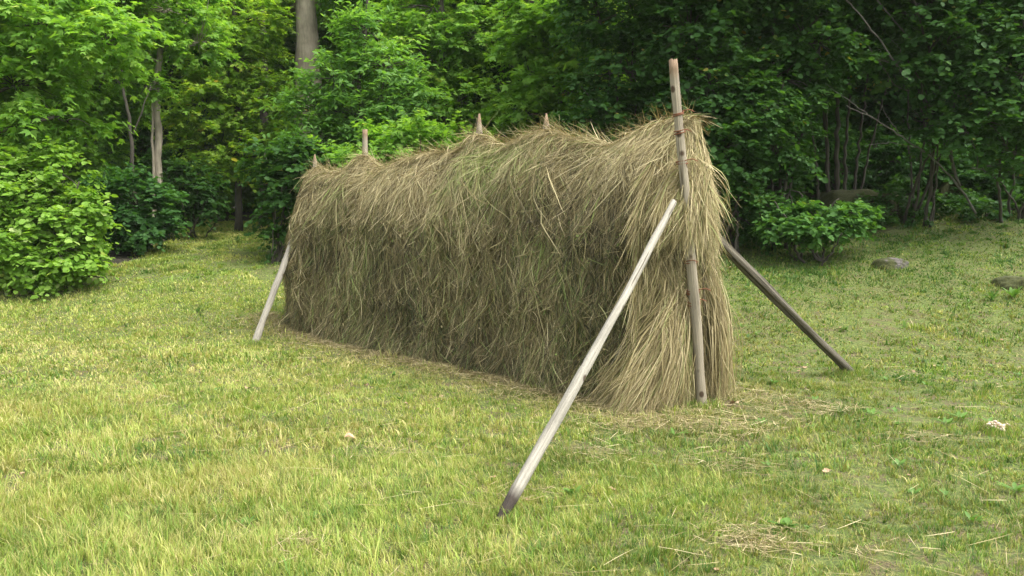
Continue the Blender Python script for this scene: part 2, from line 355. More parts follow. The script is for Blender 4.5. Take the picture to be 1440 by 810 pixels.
def surf(s, q, off=0.0, straight=False):
    """the hay's surface, rounded at both ends"""
    s = np.asarray(s, float); q = np.asarray(q, float)
    h0, z0 = prof(q)
    H = Htop(s); z = z0 * H
    e = np.clip((s - (END - .16)) / .30, 0, 1); e2 = np.clip((L + .09 - s) / .34, 0, 1)
    er = np.sqrt(np.maximum(1 - (1 - e) ** 2, 0)) * np.sqrt(np.maximum(1 - (1 - e2) ** 2, 0))
    H2 = z * (1 - .06 * (1 - er))
    hw = .46 + .03 * np.sin(s * 2.1) + .02 * (s < 1)
    flare = .05 * sstep(.5, 0, z) + .03 * sstep(.25, 0, z)
    w = np.sign(q) * (np.abs(h0) * (hw + flare) * np.where(q < 0, .80, 1) * er)
    nz = np.clip((np.abs(q) - .02) / .25, 0, 1)
    l = lump(s, z, (q > 0) * 1.0)
    if straight:                                        # a stalk is stiff: it bridges the hollows instead of following them
        tt = np.linspace(0, 1, l.shape[1])[None]; l = l[:, :1] * (1 - tt) + l[:, -1:] * tt
    l = l * np.clip(.3 + nz, 0, 1) + off
    w = w + np.sign(q) * l * nz * er
    z2 = H2 + l * (1 - nz)
    return s, w, z2
hayroot = thing('hay_bank', W(L / 2, 0, 0), 'long bank of drying brown hay draped over the wooden rack, right beside the grass', 'hay')
hayroot['label'] = 'long head-high bank of dry brown hay draped over the wooden drying rack'
core = MB()
sg = np.linspace(END - .155, L + .085, 260); qg = np.linspace(-1, 1, 130)
S_, Q_ = np.meshgrid(sg, qg, indexing='ij')
s_, w_, z_ = surf(S_, Q_, -.055)
v = W(s_, w_ * .97, np.maximum(z_, .0) - .02); nq = len(qg)
i = (np.arange(len(sg) - 1)[:, None] * nq + np.arange(nq - 1)[None]).ravel()
core.add(v, np.stack([i, i + 1, i + nq + 1, i + nq], -1))
O = np.array(hayroot.location)
core_o = core.build('packed_hay', HAYCORE, hayroot, smooth=True, origin=O)

st = MB()
def face_strands(n, qa, qb, seed, lmin, lmax, rmean=.5, s0=None, s1=None):
    r = np.random.default_rng(seed)
    nt_ = n // 3                                               # tufts
    ts = r.uniform(END - .1 if s0 is None else s0, L + .05 if s1 is None else s1, nt_); tq = r.uniform(min(qa, qb), max(qa, qb), nt_)
    idx = r.integers(0, nt_, n)
    s = ts[idx] + r.normal(0, .045, n); q = tq[idx] + r.normal(0, .018, n) 
    lean = (fbm(ts * 1.7, tq * 5, 201) - .5) * 1.5 + r.normal(0, .50 if rmean < .6 else .85, nt_)
    lean = lean[idx] + r.normal(0, .42, n) - .06
    wild = r.random(n) < .24; lean = np.where(wild, lean + r.normal(0, 1.5, n), lean)
    ln = r.uniform(lmin, lmax, n) * np.where(wild, .7, 1)
    k = 6; t = np.linspace(0, 1, k)
    sgn = 1.0 if qb > 0 else -1.0
    dq = ln[:, None] * t[None] / 2.4 * sgn
    q_ = np.clip(q[:, None] + dq, -1, 1); kink = r.normal(0, .55, n) * (r.random(n) < .5)
    s_ = np.clip(s[:, None] + ln[:, None] * .55 * (lean[:, None] * t[None] + kink[:, None] * np.maximum(t[None] - .45, 0) * 2), END - .15, L + .08)
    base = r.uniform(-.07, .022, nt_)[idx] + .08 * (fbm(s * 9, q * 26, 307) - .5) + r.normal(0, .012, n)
    lift = np.where(r.random(n) < .17, r.uniform(.02, .11, n), r.uniform(-.01, .03, n))
    off = base[:, None] + lift[:, None] * t[None] ** 2 + .012 * np.sin(t[None] * 3.1 + r.uniform(0, 6, n)[:, None])
    a, b, c = surf(s_, q_, off, True); c = np.maximum(c, .012)
    a = a + r.normal(0, .004, (n, k)) + (r.normal(0, .025, n) * ln)[:, None] * np.sin(t[None] * r.uniform(1.5, 3.5, n)[:, None])
    over = (np.abs(q_) >= .999) & (t[None] > .05)
    p = W(a, b, c)
    p[..., 2] += np.where(over, r.random((n, k)) * .02, 0)
    fc = nrm(np.stack([np.full(n, NN[0] * sgn), np.full(n, NN[1] * sgn), r.normal(.3, .5, n)], -1) + r.normal(0, .45, (n, 3)))
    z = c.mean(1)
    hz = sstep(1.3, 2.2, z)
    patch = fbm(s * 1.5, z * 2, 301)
    rn = np.clip(r.normal(0, .22, n) + (r.normal(0, .16, nt_))[idx] + rmean - .17 + .30 * hz + .70 * (patch - .5) + 1.2 * base + np.where(r.random(n) < .09, .38, 0), 0, 1)  # top light and the shade of deep gaps are put into strand tone
    cen = np.exp(-((s - 2.45) / .42) ** 2 - ((z - 2.0) / .38) ** 2) * sgn
    rn = np.clip(rn + .12 * cen, 0, 1); gg = .98 * cen + .26 * sstep(.52, .72, fbm(s * 2.3, z * 1.7, 305)) + .24 * sstep(1.9, .7, z)
    grn = np.where(r.random(n) < gg, r.uniform(.35, 1, n), r.uniform(0, .18, n))
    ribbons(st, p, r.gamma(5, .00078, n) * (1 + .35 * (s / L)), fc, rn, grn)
face_strands(98000, .02, .97, 11, .07, .32)
face_strands(26000, .02, .93, 17, .22, .58, .56)
face_strands(22000, .0, .24, 12, .14, .48, .66)       # top course
face_strands(14000, -.02, -.95, 13, .25, .6)
face_strands(5000, -.0, -.22, 14, .3, .55, .66)
face_strands(9000, .80, .99, 15, .12, .3, .50)        # ragged skirt
face_strands(8000, .0, .30, 16, .20, .55, .64, END - .1, 1.1)
# ridge wisps crossing over the top and sticking up
r = np.random.default_rng(21); n = 3600
s = r.uniform(.12, L + .1, n); k = 6; t = np.linspace(-.5, .5, k)
an = r.normal(0, .8, n); ln = r.uniform(.18, .5, n)
sl = s[:, None] + np.sin(an)[:, None] * ln[:, None] * t; ww = np.cos(an)[:, None] * ln[:, None] * t + r.normal(0, .05, n)[:, None]
zr = Htop(sl) + r.uniform(-.03, .02, n)[:, None] - 1.9 * ww ** 2 + r.uniform(-.02, .20, n)[:, None] * (t + .5) ** 2 * (r.random(n) < .35)[:, None]
ribbons(st, W(sl, ww, zr), r.uniform(.0035, .007, n), nrm(r.normal(0, 1, (n, 3)) + [0, 0, 1.5]), np.clip(r.normal(.66, .18, n), 0, 1), np.where(r.random(n) < .1, .7, .05))

r = np.random.default_rng(23); n = 15000                  # broken stalks lying every way
s = r.uniform(.1, L + .1, n); q = np.where(r.random(n) < .8, r.uniform(.0, .95, n), r.uniform(-.9, 0, n)); a, b, c = surf(s, q, r.uniform(.0, .03, n))
an = r.normal(0, 1.0, n); ln = r.gamma(3, .045, n); t = np.linspace(-.5, .5, 3)[None]; k = 3
sl = a[:, None] + np.sin(an)[:, None] * ln[:, None] * t; zl = c[:, None] + np.cos(an)[:, None] * ln[:, None] * t; wl_ = b[:, None] + np.sign(q)[:, None] * np.abs(t) * -.1 * ln[:, None] + r.normal(0, .25, n)[:, None] * ln[:, None] * t
ribbons(st, W(sl, wl_, np.maximum(zl, .02)), r.uniform(.003, .0065, n), nrm(r.normal(0, .5, (n, 3)) + np.array([NN[0], NN[1], .3]) * np.sign(q)[:, None]), np.clip(r.normal(.72, .18, n), 0, 1), np.where(r.random(n) < .12, .8, .05))
n = 4200; s = r.uniform(.1, L + .1, n); q = r.uniform(.0, .95, n); a, b, c = surf(s, q, r.uniform(.0, .03, n))     # withered leaves caught in it
an = r.uniform(0, 6.28, n); ln = r.uniform(.015, .045, n)
sl = a[:, None] + np.sin(an)[:, None] * ln[:, None] * t; zl = c[:, None] + np.cos(an)[:, None] * ln[:, None] * t
ribbons(st, W(sl, b[:, None] + 0 * t, np.maximum(zl, .02)), r.uniform(.010, .022, n), nrm(r.normal(0, .6, (n, 3)) + np.array([NN[0], NN[1], .3])), np.clip(r.normal(.5, .25, n), 0, 1), np.where(r.random(n) < .45, .9, .05))
# long stalks standing proud of the ridge
n = 70; k = 7; t = np.linspace(0, 1, k)[None]; s = r.uniform(.1, L, n); az_ = r.uniform(0, 6.28, n); ln = r.uniform(.15, .38, n); el_ = r.uniform(.3, 1.3, n)
sl = s[:, None] + np.cos(az_)[:, None] * np.cos(el_)[:, None] * ln[:, None] * t; wl_ = np.sin(az_)[:, None] * np.cos(el_)[:, None] * ln[:, None] * t
ribbons(st, W(sl, wl_, (Htop(s) - .02)[:, None] + ln[:, None] * (np.sin(el_)[:, None] * t - .7 * t ** 2 * r.random(n)[:, None])), np.full(n, .005), nrm(r.normal(0, 1, (n, 3))), np.clip(r.normal(.7, .15, n), 0, 1), np.full(n, .1))

# near end: hay drooping over the end of the rack, parting around the corner post
WP = .128
def end_strands(n, seed, z0, z1, lmin, lmax, wa, wb, fan, rmean, avoid=True, soff=-.13):
    r = np.random.default_rng(seed); nt_ = max(n // 8, 1)
    tw = r.uniform(wa, wb, nt_); tz = r.uniform(z0, z1, nt_) + r.normal(0, .08, nt_); idx = r.integers(0, nt_, n)
    w = tw[idx] + r.normal(0, .025, n); z = tz[idx] + r.normal(0, .04, n)
    z = np.minimum(z, Htop(.1) * np.maximum(1 - np.clip(np.abs(w) / np.where(w < 0, .38, .48), 0, .97) ** 1.18, .02) ** .263 - .02 * r.random(n))
    ln = r.uniform(lmin, lmax, n); k = 6; t = np.linspace(0, 1, k)
    slope = w * fan + (fbm(tw * 5, tz * 3, 211) - .5)[idx] * 1.1 + r.normal(0, .22, nt_)[idx] + r.normal(0, .24, n) + np.where(r.random(n) < .12, r.normal(0, .9, n), 0)
    w_ = w[:, None] + slope[:, None] * ln[:, None] * t
    z_ = z[:, None] - ln[:, None] * t * (1 - .25 * np.minimum(np.abs(slope), 1))[:, None]
    hw = (1 - np.clip(z_ / Htop(0.0), 0, 1) ** 3.8) ** .85 * np.where(w_ < 0, .34, .47) + .03
    hw = hw + .04 * sstep(.5, 0, z_)
    over = np.abs(w_) - hw
    w_ = np.where(over > 0, np.sign(w_) * (hw + over * .25), w_)
    e = np.clip(np.abs(w_) / hw, 0, 1); w_ = w_ + np.sign(w_) * e * (r.random(n) < .16)[:, None] * r.uniform(.02, .09, n)[:, None] * t ** 1.5
    lift = np.where(r.random(n) < .18, r.uniform(.02, .10, n), r.uniform(0, .03, n))
    stray = (r.random(n) < .14) * r.uniform(.02, .11, n)
    lz = .08 * (fbm(w_ * 4, z_ * 2.2, 213) - .5)
    s_ = END + soff + .16 * (1 - np.sqrt(1 - e ** 2 * .97)) * 1.4 - lift[:, None] * t ** 2 + r.uniform(-.03, .03, n)[:, None] - lz
    if avoid:
        zone = ((z_ < 1.30) | (z_ > 1.80)) & (np.abs(w_ - WP * z_) < .085)
        s_ = np.where(zone, np.maximum(s_, .065), s_)
    z_ = np.maximum(z_, .01 + r.random((n, k)) * .015)
    fc = nrm(np.stack([np.full(n, -D[0]), np.full(n, -D[1]), r.normal(.2, .4, n)], -1) + r.normal(0, .5, (n, 3)))
    rn = np.clip(r.normal(rmean, .2, n) + r.normal(0, .1, nt_)[idx] + .1 * sstep(1.2, 2.1, z), 0, 1)  # upper strands toned paler, top light put into the colour
    grn = np.where(r.random(n) < .16, r.uniform(.3, .8, n), r.uniform(0, .15, n))
    ribbons(st, W(s_, w_, z_), r.gamma(5, .0009, n), fc, rn, grn)
end_strands(12500, 31, .35, 2.25, .25, .6, -.44, .44, .45, .56)
end_strands(3500, 32, 1.65, 2.25, .35, .65, -.3, .3, .9, .64)
end_strands(1100, 33, 1.70, 1.86, .35, .55, .12, .32, .3, .62, False, -.31)     # the tress that covers the post
# fanned tuft at the foot of the near end, left of the corner post, and a smaller one to its right
def fan_tuft(n, seed, wc, wsp, zc, zsp, sa, wend0, wend1, send0, send1, rmean):
    r = np.random.default_rng(seed); k = 7; t = np.linspace(0, 1, k)[None]
    a0 = np.stack([sa + r.normal(0, .03, n), wc + r.normal(0, wsp, n), zc + r.normal(0, zsp, n)], -1)
    u = r.random(n); e = np.stack([send0 + (send1 - send0) * u + r.normal(0, .06, n), wend0 + (wend1 - wend0) * u + r.normal(0, .05, n), np.full(n, .01) + r.random(n) * .22 * (r.random(n) < .5)], -1)
    tt = t[..., None]; p = a0[:, None] * (1 - tt) + e[:, None] * tt
    p[..., 2] += (r.normal(.03, .05, n)[:, None] * 4 * t * (1 - t)); p[..., 0] -= (r.uniform(-.06, .10, n)[:, None] * 4 * t * (1 - t)); p[..., 1] += (r.normal(0, .04, n)[:, None] * 4 * t * (1 - t))
    fr = r.uniform(.0, .35, n)[:, None, None]; 
    p = p[:, :1] * 0 + p
    fc = nrm(np.stack([np.full(n, -D[0] + NN[0] * .4), np.full(n, -D[1] + NN[1] * .4), np.full(n, .5)], -1) + r.normal(0, .5, (n, 3)))
    p[..., 1] += r.normal(0, .05, n)[:, None] * np.maximum(t - .5, 0) * (r.random(n) < .4)[:, None] * 2
    ribbons(st, W(p[..., 0], p[..., 1], p[..., 2]), r.gamma(5, .0009, n), fc, np.clip(r.normal(rmean, .19, n), 0, 1), np.where(r.random(n) < .12, .6, .06))
fan_tuft(3300, 41, .19, .06, .72, .10, .10, .14, .74, .06, .20, .66)
fan_tuft(900, 42, .30, .06, .66, .10, .05, .45, .68, .0, .5, .6)
fan_tuft(900, 43, -.18, .05, .80, .12, .05, -.12, -.38, -.04, .12, .58)
# far end tresses
r = np.random.default_rng(51); n = 2500; k = 6; t = np.linspace(0, 1, k)[None]
w0 = r.uniform(-.4, .45, n); z0 = np.minimum(r.uniform(.5, 2.1, n), 2.0 * (1 - np.clip(np.abs(w0) / .46, 0, .96) ** 1.3) ** .263); ln = r.uniform(.25, .5, n)
ww = w0[:, None] * (1 + .25 * t); z1 = z0[:, None] - ln[:, None] * t; s1 = L + .04 - .25 * (w0[:, None] / .5) ** 2 + r.uniform(-.02, .10, n)[:, None] * t ** 2
ribbons(st, W(s1, ww * .95, np.maximum(z1, .02)), r.uniform(.005, .008, n), nrm(r.normal(0, .4, (n, 3)) + np.array([D[0], D[1], .2])), np.clip(r.normal(.5, .2, n), 0, 1), np.full(n, .1))
st.build('hay_strand', HAY, hayroot, origin=O)
bpy.data.objects['hay_strand'].name = 'hay_tress'

# loose hay round the foot of the bank
r = np.random.default_rng(61); n = 9000
s = r.uniform(-.9, L + .5, n); side = np.where(r.random(n) < .78, 1, -1); w = side * (.42 + r.gamma(1.6, .13, n)); 
m_ = s < 0.15; w = np.where(m_ & (r.random(n) < .8), r.uniform(-.8, .9, n), w)
a = r.uniform(0, 6.28, n); ln = r.uniform(.05, .26, n); k = 4; t = np.linspace(-.5, .5, k)[None]
bend = r.normal(0, .5, n)[:, None]
x0, y0 = W(s, w, 0)[:, 0], W(s, w, 0)[:, 1]
px_ = x0[:, None] + np.cos(a[:, None] + bend * t) * ln[:, None] * t; py_ = y0[:, None] + np.sin(a[:, None] + bend * t) * ln[:, None] * t
pz_ = gz(px_, py_) + .02 + r.random((n, 1)) * .022 + r.normal(0, .3, (n, 1)) * t * .08
lo = MB(); ribbons(lo, np.stack([px_, py_, np.maximum(pz_, gz(px_, py_) + .006)], -1), r.uniform(.003, .006, n), np.tile([0, 0, 1.], (n, 1)) + r.normal(0, .3, (n, 3)), np.clip(r.normal(.62, .2, n), 0, 1), np.full(n, .08))
n = 1500; th = r.uniform(-.6, .6, n); rr = np.sqrt(r.uniform(3 ** 2, 11 ** 2, n)); x0, y0 = np.sin(th) * rr, np.cos(th) * rr
a = r.uniform(0, 6.28, n); ln = r.uniform(.06, .30, n)
px_ = x0[:, None] + np.cos(a)[:, None] * ln[:, None] * t; py_ = y0[:, None] + np.sin(a)[:, None] * ln[:, None] * t
ribbons(lo, np.stack([px_, py_, gz(px_, py_) + .025 + r.random((n, 1)) * .02], -1), r.uniform(.002, .0045, n), np.tile([0, 0, 1.], (n, 1)) + r.normal(0, .3, (n, 3)), np.clip(r.normal(.72, .15, n), 0, 1), np.full(n, .05))
for (qx, qy, rad, n) in ((1065, 768, .20, 300), (900, 600, .35, 700), (420, 772, .12, 90), (1230, 780, .2, 70), (1030, 660, .25, 200), (740, 700, .15, 80), (840, 640, .3, 200), (560, 640, .2, 70), (1290, 620, .25, 130)):
    c0 = hit(qx, qy); r = np.random.default_rng(qx); x0 = c0[0] + r.normal(0, rad * .6, n); y0 = c0[1] + r.normal(0, rad * .45, n); a = r.uniform(0, 6.28, n); ln = r.gamma(3, .028, n)
    px_ = x0[:, None] + np.cos(a)[:, None] * ln[:, None] * t; py_ = y0[:, None] + np.sin(a)[:, None] * ln[:, None] * t
    ribbons(lo, np.stack([px_, py_, gz(px_, py_) + .018 + r.random((n, 1)) * .03], -1), r.uniform(.0018, .0045, n), np.tile([0, 0, 1.], (n, 1)) + r.normal(0, .4, (n, 3)), np.clip(r.normal(.62, .22, n), 0, 1), np.full(n, .05))
tag(lo.build('loose_hay', HAY), 'loose dry stalks scattered on the grass around the foot of the hay', 'hay', kind='stuff')

# ------------------------------------------------------------------ rack: five posts, rails, wire
def pole(name, a, b, r0, r1, m, parent=None, pointed_top=0, pointed_foot=0, sides=14, split=False, seed=1, origin=None, bow=0.0, ragged=0.0):
    a = np.asarray(a, float); b = np.asarray(b, float); ln = np.linalg.norm(b - a); dr = Vector((b - a) / ln)
    mb = MB(); n = 40; t = np.linspace(0, 1, n); rad = r0 + (r1 - r0) * t
    rad = rad * (1 + .11 * (fbm(t * 9 + seed, t * 0, 400 + seed) - .5) * 2)
    if pointed_foot: rad = rad * np.clip(.28 + (t * ln) / pointed_foot * .72, 0, 1)
    if pointed_top: rad = rad * np.clip(.22 + ((1 - t) * ln) / pointed_top * .78, 0, 1)
    th = np.arange(sides) * 2 * math.pi / sides
    wob = 1 + .24 * (fbm(np.cos(th)[None] * 1.5 + t[:, None] * 4 + seed, np.sin(th)[None] * 1.5 + t[:, None] * 2, 410) - .5) * 2
    if split: wob = wob * (1 - .5 * np.exp(-((th[None] - 3.9) / .2) ** 2) - .45 * np.exp(-((th[None] - 5.2) / .2) ** 2) - .4 * np.exp(-((th[None] - 2.2) / .2) ** 2) - .4 * np.exp(-((th[None] - .7) / .2) ** 2))
    ox = bow * np.sin(t * math.pi) + .016 * (fbm(t * 5 + seed, t * 0, 9) - .5); oy = .014 * (fbm(t * 4, t * 0 + seed, 19) - .5)
    zz_ = np.repeat((t * ln)[:, None], sides, 1)
    if ragged: zz_[-1] += ragged * (np.random.default_rng(seed).random(sides) - .5) * 2
    v = np.stack([rad[:, None] * wob * np.cos(th) + ox[:, None], rad[:, None] * wob * np.sin(th) + oy[:, None], zz_], -1)
    i = np.arange(n - 1)[:, None] * sides; j = np.arange(sides)[None]; k = (j + 1) % sides
    mb.add(v, np.stack([i + j, i + k, i + sides + k, i + sides + j], -1), np.repeat(t, sides))
    mb.add([[ox[0], oy[0], 0], [ox[-1], oy[-1], ln - ragged]], np.zeros((0, 3), int), [0., 1.])
    c0, c1 = n * sides, n * sides + 1; e = (n - 1) * sides
    mb.more([[c0, (x + 1) % sides, x] for x in range(sides)]); mb.more([[c1, e + x, e + (x + 1) % sides] for x in range(sides)])
    o = mb.build(name, m, parent, smooth=True)
    o.rotation_euler = dr.to_track_quat('Z', 'Y').to_euler()
    o.location = [float(c) for c in (a - (origin if origin is not None else 0))]
    return o
rack = thing('hay_rack', [P0[0], P0[1], 0], 'weathered wooden hay drying rack of five upright posts poking out of the hay', 'drying rack')
RO = np.array([P0[0], P0[1], 0.])
SP = -.115                                            # the corner post stands just outside the hay's end
b0 = hit(988, 572); t0 = at(947, 84, b0[1] - .22)
near_post = pole('post', b0 - [0, 0, .06], t0, 0.042, .030, W_POST, rack, seed=3, origin=RO, bow=.010, ragged=.012, sides=18)
near_post['label'] = 'tall pale corner post at the near end with rusty wire wound round it'
for (px, py, s, rr, ps) in ((768, 160, .277 * L, .036, .12), (674, 160, .437 * L, .045, .22), (513, 182, .792 * L, .038, 0), (443, 217, .985 * L, .035, .12)):
    bs_ = W(s, 0, 0); tp = at(px, py, bs_[1] + .01); b_ = bs_ + [0, 0, -.05]
    pole('post', b_, tp, rr, rr * .85, W_POST, rack, pointed_top=ps, seed=int(px), origin=RO, ragged=.008)
for z in (.85, 1.45, 2.0):
    mb = MB(); tube(mb, W(np.linspace(.15, L, 12), 0.05, z - .05), .006, 6)
    mb.build('rail_wire', WIRE, rack, origin=RO)
def coil(y_px, turns, rr):
    mb = MB(); f = (570 - y_px) / 486.0; c = b0 + (t0 - b0) * f
    ax = nrm(t0 - b0); a_ = nrm(np.cross(ax, [0, 1, 0])); b_ = np.cross(ax, a_)
    th = np.linspace(0, 2 * math.pi * turns, int(16 * turns)); rq = np.random.default_rng(int(y_px))
    p = c + (np.cos(th)[:, None] * a_ + np.sin(th)[:, None] * b_) * (rr + .004) + ax * (np.linspace(-1, 1, len(th)) * .008 * turns + .006 * np.sin(th * .8 + y_px))[:, None]
    tail = p[-1] + np.array([[.02, -.02, .005], [.05, -.03, .01], [.09, -.02, -.005]])
    tube(mb, np.concatenate([p, tail]), .0038, 5, cap=True)
    o = mb.build('wire', WIRE, near_post); 
    o.matrix_parent_inverse = (rack.matrix_world @ near_post.matrix_basis).inverted() if False else o.matrix_parent_inverse
    return o, mb
bpy.context.view_layer.update()
for y_px, tn, rr in ((156, 1.6, .037), (180, 1.2, .038), (222, 1.3, .039), (402, 2.4, .043), (418, 1.7, .044), (360, 1.1, .042)):
    o, _ = coil(y_px, tn, rr); o.matrix_parent_inverse = near_post.matrix_world.inverted()

# ------------------------------------------------------------------ leaning support poles (each its own thing)
a = hit(698, 738); b = at(947, 284, 6.26)
o = pole('support_pole', a - (b - a) * .02, b, .032, .022, W_WHITE, pointed_foot=.20, seed=8, sides=18, bow=-.022)
tag(o, 'long whitish peeled pole with a dark pointed foot leaning on the near corner post', 'pole', 'poles propping up the hay rack')
a = hit(1197, 524); b1 = at(1012, 340, 7.25); b = a + (b1 - a) * 1.17
o = pole('support_pole', a - (b - a) * .03, b, .048, .042, W_GREY, seed=12, split=True, sides=36)
tag(o, 'dark grey split pole slanting down to the grass right of the hay', 'pole', 'poles propping up the hay rack')
a = hit(358, 484); b1 = at(407, 352, 11.15); b = a + (b1 - a) * 1.12
o = pole('support_pole', a - (b - a) * .03, b, .043, .036, W_LEFT, seed=15)
tag(o, 'short pale pole propping the far left end of the hay', 'pole', 'poles propping up the hay rack')

# ------------------------------------------------------------------ foliage
def leaves(mb, p, a, n_, size, rn, kind):
    b = nrm(np.cross(n_, a)); n_ = np.cross(a, b); s = size[:, None]
    if kind == 'maple':
        V = [p]
        tp = [(1.0, 0), (.72, .34), (.55, .16)]
        def P(u, v, h): return p + a * (u * s) + b * (v * s) + n_ * (h * s)
        v = np.stack([P(0, 0, 0), P(.45, .20, .05), P(1, 0, -.12), P(.45, -.20, .05),
                      P(.62, .52, -.04), P(.10, .30, .0), P(.62, -.52, -.04), P(.10, -.30, .0)], 1)
        i = np.arange(len(p)) * 8
        f = np.concatenate([np.stack([i, i + 3, i + 2, i + 1], -1), np.stack([i, i + 1, i + 4, i + 5], -1), np.stack([i, i + 7, i + 6, i + 3], -1)])
        mb.add(v, f, np.repeat(rn, 8))
    elif kind == 'round':
        def P(u, v, h): return p + a * (u * s) + b * (v * s) + n_ * (h * s)
        v = np.stack([P(0, 0, 0), P(.22, .40, .07), P(.75, .36, .04), P(1, 0, -.1), P(.75, -.36, .04), P(.22, -.40, .07)], 1)
        i = np.arange(len(p)) * 6
        mb.add(v, np.concatenate([np.stack([i, i + 3, i + 2, i + 1], -1), np.stack([i, i + 5, i + 4, i + 3], -1)]), np.repeat(rn, 6))
    else:                                                        # narrow
        def P(u, v, h): return p + a * (u * s) + b * (v * s) + n_ * (h * s)
        v = np.stack([P(0, 0, 0), P(.45, .22, .04), P(1, 0, -.1), P(.45, -.22, .04)], 1)
        i = np.arange(len(p)) * 4
        mb.add(v, np.stack([i, i + 3, i + 2, i + 1], -1), np.repeat(rn, 4))
SHAPE = {'hazel': 'round', 'bush': 'round', 'maple': 'maple', 'lime': 'maple', 'ash': 'narrow', 'dark': 'round', 'mid': 'round'}
def crown(mb, blobs, per_m3, leaf, kind, seed, ntw=6, nlf=9, twig=.42, shell=.35, low=None):
    """blobs: (centre, (rx,ry,rz)). Twigs radiate from spray centres; leaves sit in two rows along each twig."""
    r = np.random.default_rng(seed); clumps = []
    for c, rad in blobs:
        rad = np.asarray(rad); vol = 4.19 * rad.prod()
        nc = max(int(vol ** .8 * per_m3), 5)
        d = nrm(r.normal(0, 1, (nc, 3))); rr = (shell + (1 - shell) * r.random(nc)) ** .6
        lob = .72 + .55 * fbm(d[:, 0] * 2.2 + seed, d[:, 2] * 2.2 + d[:, 1] * 1.7, seed)
        cc = np.asarray(c) + d * rad * (rr * lob)[:, None]
        g = gz(cc[:, 0], cc[:, 1]); cc[:, 2] = np.maximum(cc[:, 2], g + .12 + .15 * r.random(nc))
        clumps.append(np.concatenate([cc, d, r.normal(0, .13, (nc, 1))], 1))
    cl = np.concatenate(clumps); T = np.repeat(np.arange(len(cl)), ntw); nT = len(T)
    o = cl[T, :3]; out = cl[T, 3:6]
    d = nrm(out * .75 + r.normal(0, .75, (nT, 3)) * [1, 1, .5] + [0, 0, .10])
    Lt = twig * r.uniform(.5, 1.25, nT)
    k = (np.arange(nlf) + .6) / nlf; K = np.tile(k, nT); J = np.repeat(np.arange(nT), nlf)
    tt = K + r.normal(0, .04, len(K))
    p = o[J] + d[J] * (Lt[J] * tt)[:, None]; p[:, 2] -= .28 * Lt[J] * tt ** 2
    sgn = np.where(np.tile(np.arange(nlf) % 2, nT) > 0, 1., -1.)
    sd = nrm(np.cross(d, [0, 0, 1.]))[J] * sgn[:, None]
    a = nrm(d[J] * .55 + sd * .9 + r.normal(0, .35, (len(J), 3)) + [0, 0, -.22])
    nn = nrm(np.array([0, 0, 1.]) + out[J] * .42 + r.normal(0, .38, (len(J), 3)) + 0)
    nn = nrm(nn - a * (nn * a).sum(-1, keepdims=True))
    sz = leaf * r.uniform(.42, 1.25, len(J)) * r.uniform(.8, 1.15, nT)[J]
    rn = np.clip(.42 + cl[T, 6][J] + r.normal(0, .13, len(J)) + np.where(r.random(len(J)) < .012, .5, 0), 0, 1)
    p = p + sd * 0; g = gz(p[:, 0], p[:, 1]); ok = p[:, 2] > g + .01
    leaves(mb, p[ok], a[ok], nn[ok], sz[ok], rn[ok], SHAPE[kind])
    return cl
NLEAF = 0
def limb(mb, a, b, r0, r1, rng, sides=6, n=7):
    ln = np.linalg.norm(np.asarray(b) - a); tube(mb, bez(a, b, rng.normal(0, .07, 3) * ln + [0, 0, .03 * ln], n), np.linspace(r0, r1, n), sides, .15, rnd=.5, cap=True)
def plant(name, label, cat, base, stems, blobs, kind, leaf, per, seed, bark=None, group=None, r0=.06, branches=.35, parts=('trunk', 'crown'), twig=.42, ntw=6, nlf=9, shell=.35, trunk_top=None):
    """stems: list of polylines (world). blobs: crown ellipsoids (world)."""
    global NLEAF
    rng = np.random.default_rng(seed); bark = bark or BARK
    root = thing(name, base, label, cat, group); Ob = np.array(root.location)
    cr = MB(); cl = crown(cr, blobs, per, leaf, kind, seed, ntw, nlf, twig, shell); NLEAF += cr.n
    tr = MB()
    allp = []
    for k, (pl, ra) in enumerate(stems):
        pl = np.asarray(pl, float); n = max(len(pl) * 4, 8); u = np.linspace(0, len(pl) - 1, n)
        q = np.stack([np.interp(u, np.arange(len(pl)), pl[:, c]) for c in range(3)], -1)
        q[1:-1] = (q[:-2] + 2 * q[1:-1] + q[2:]) / 4
        q[1:-1] += rng.normal(0, .012, (n - 2, 3)) * [1, 1, 0]
        rad = np.interp(np.linspace(0, 1, n), [0, .06, 1], [ra * 1.35, ra, ra * .45]); tube(tr, q, rad, 10 if ra > .08 else 7, .10, seed=seed + k)
        allp.append(np.concatenate([q, rad[:, None]], 1))
    allp = np.concatenate(allp)
    for c, rad in blobs:                                        # limbs into each lobe of the crown
        c = np.asarray(c); dd = np.linalg.norm(allp[:, :3] - c, axis=1) + np.maximum(allp[:, 2] - c[2] + .3 * rad[2], 0) * 2
        j = int(dd.argmin()); a0 = allp[j]
        if np.linalg.norm(a0[:3] - c) > .25: limb(tr, a0[:3], c, a0[3] * .6, max(.01, a0[3] * .25), rng)
    sel = rng.random(len(cl)) < branches
    for cc in cl[sel]:
        cs = np.array([b[0] for b in blobs]); j = int(np.linalg.norm(cs - cc[:3], axis=1).argmin())
        a0 = cs[j] + (cc[:3] - cs[j]) * rng.uniform(0, .35); 
        st0 = allp[int(np.linalg.norm(allp[:, :3] - a0, axis=1).argmin()), :3]
        a0 = st0 if np.linalg.norm(st0 - cc[:3]) < 1.4 * np.linalg.norm(a0 - cc[:3]) else a0
        limb(tr, a0, cc[:3], .011, .004, rng, 4, 5)
    tr.build(parts[0], bark, root, smooth=True, origin=Ob); cr.build(parts[1], LEAF[kind], root, origin=Ob)
    return root
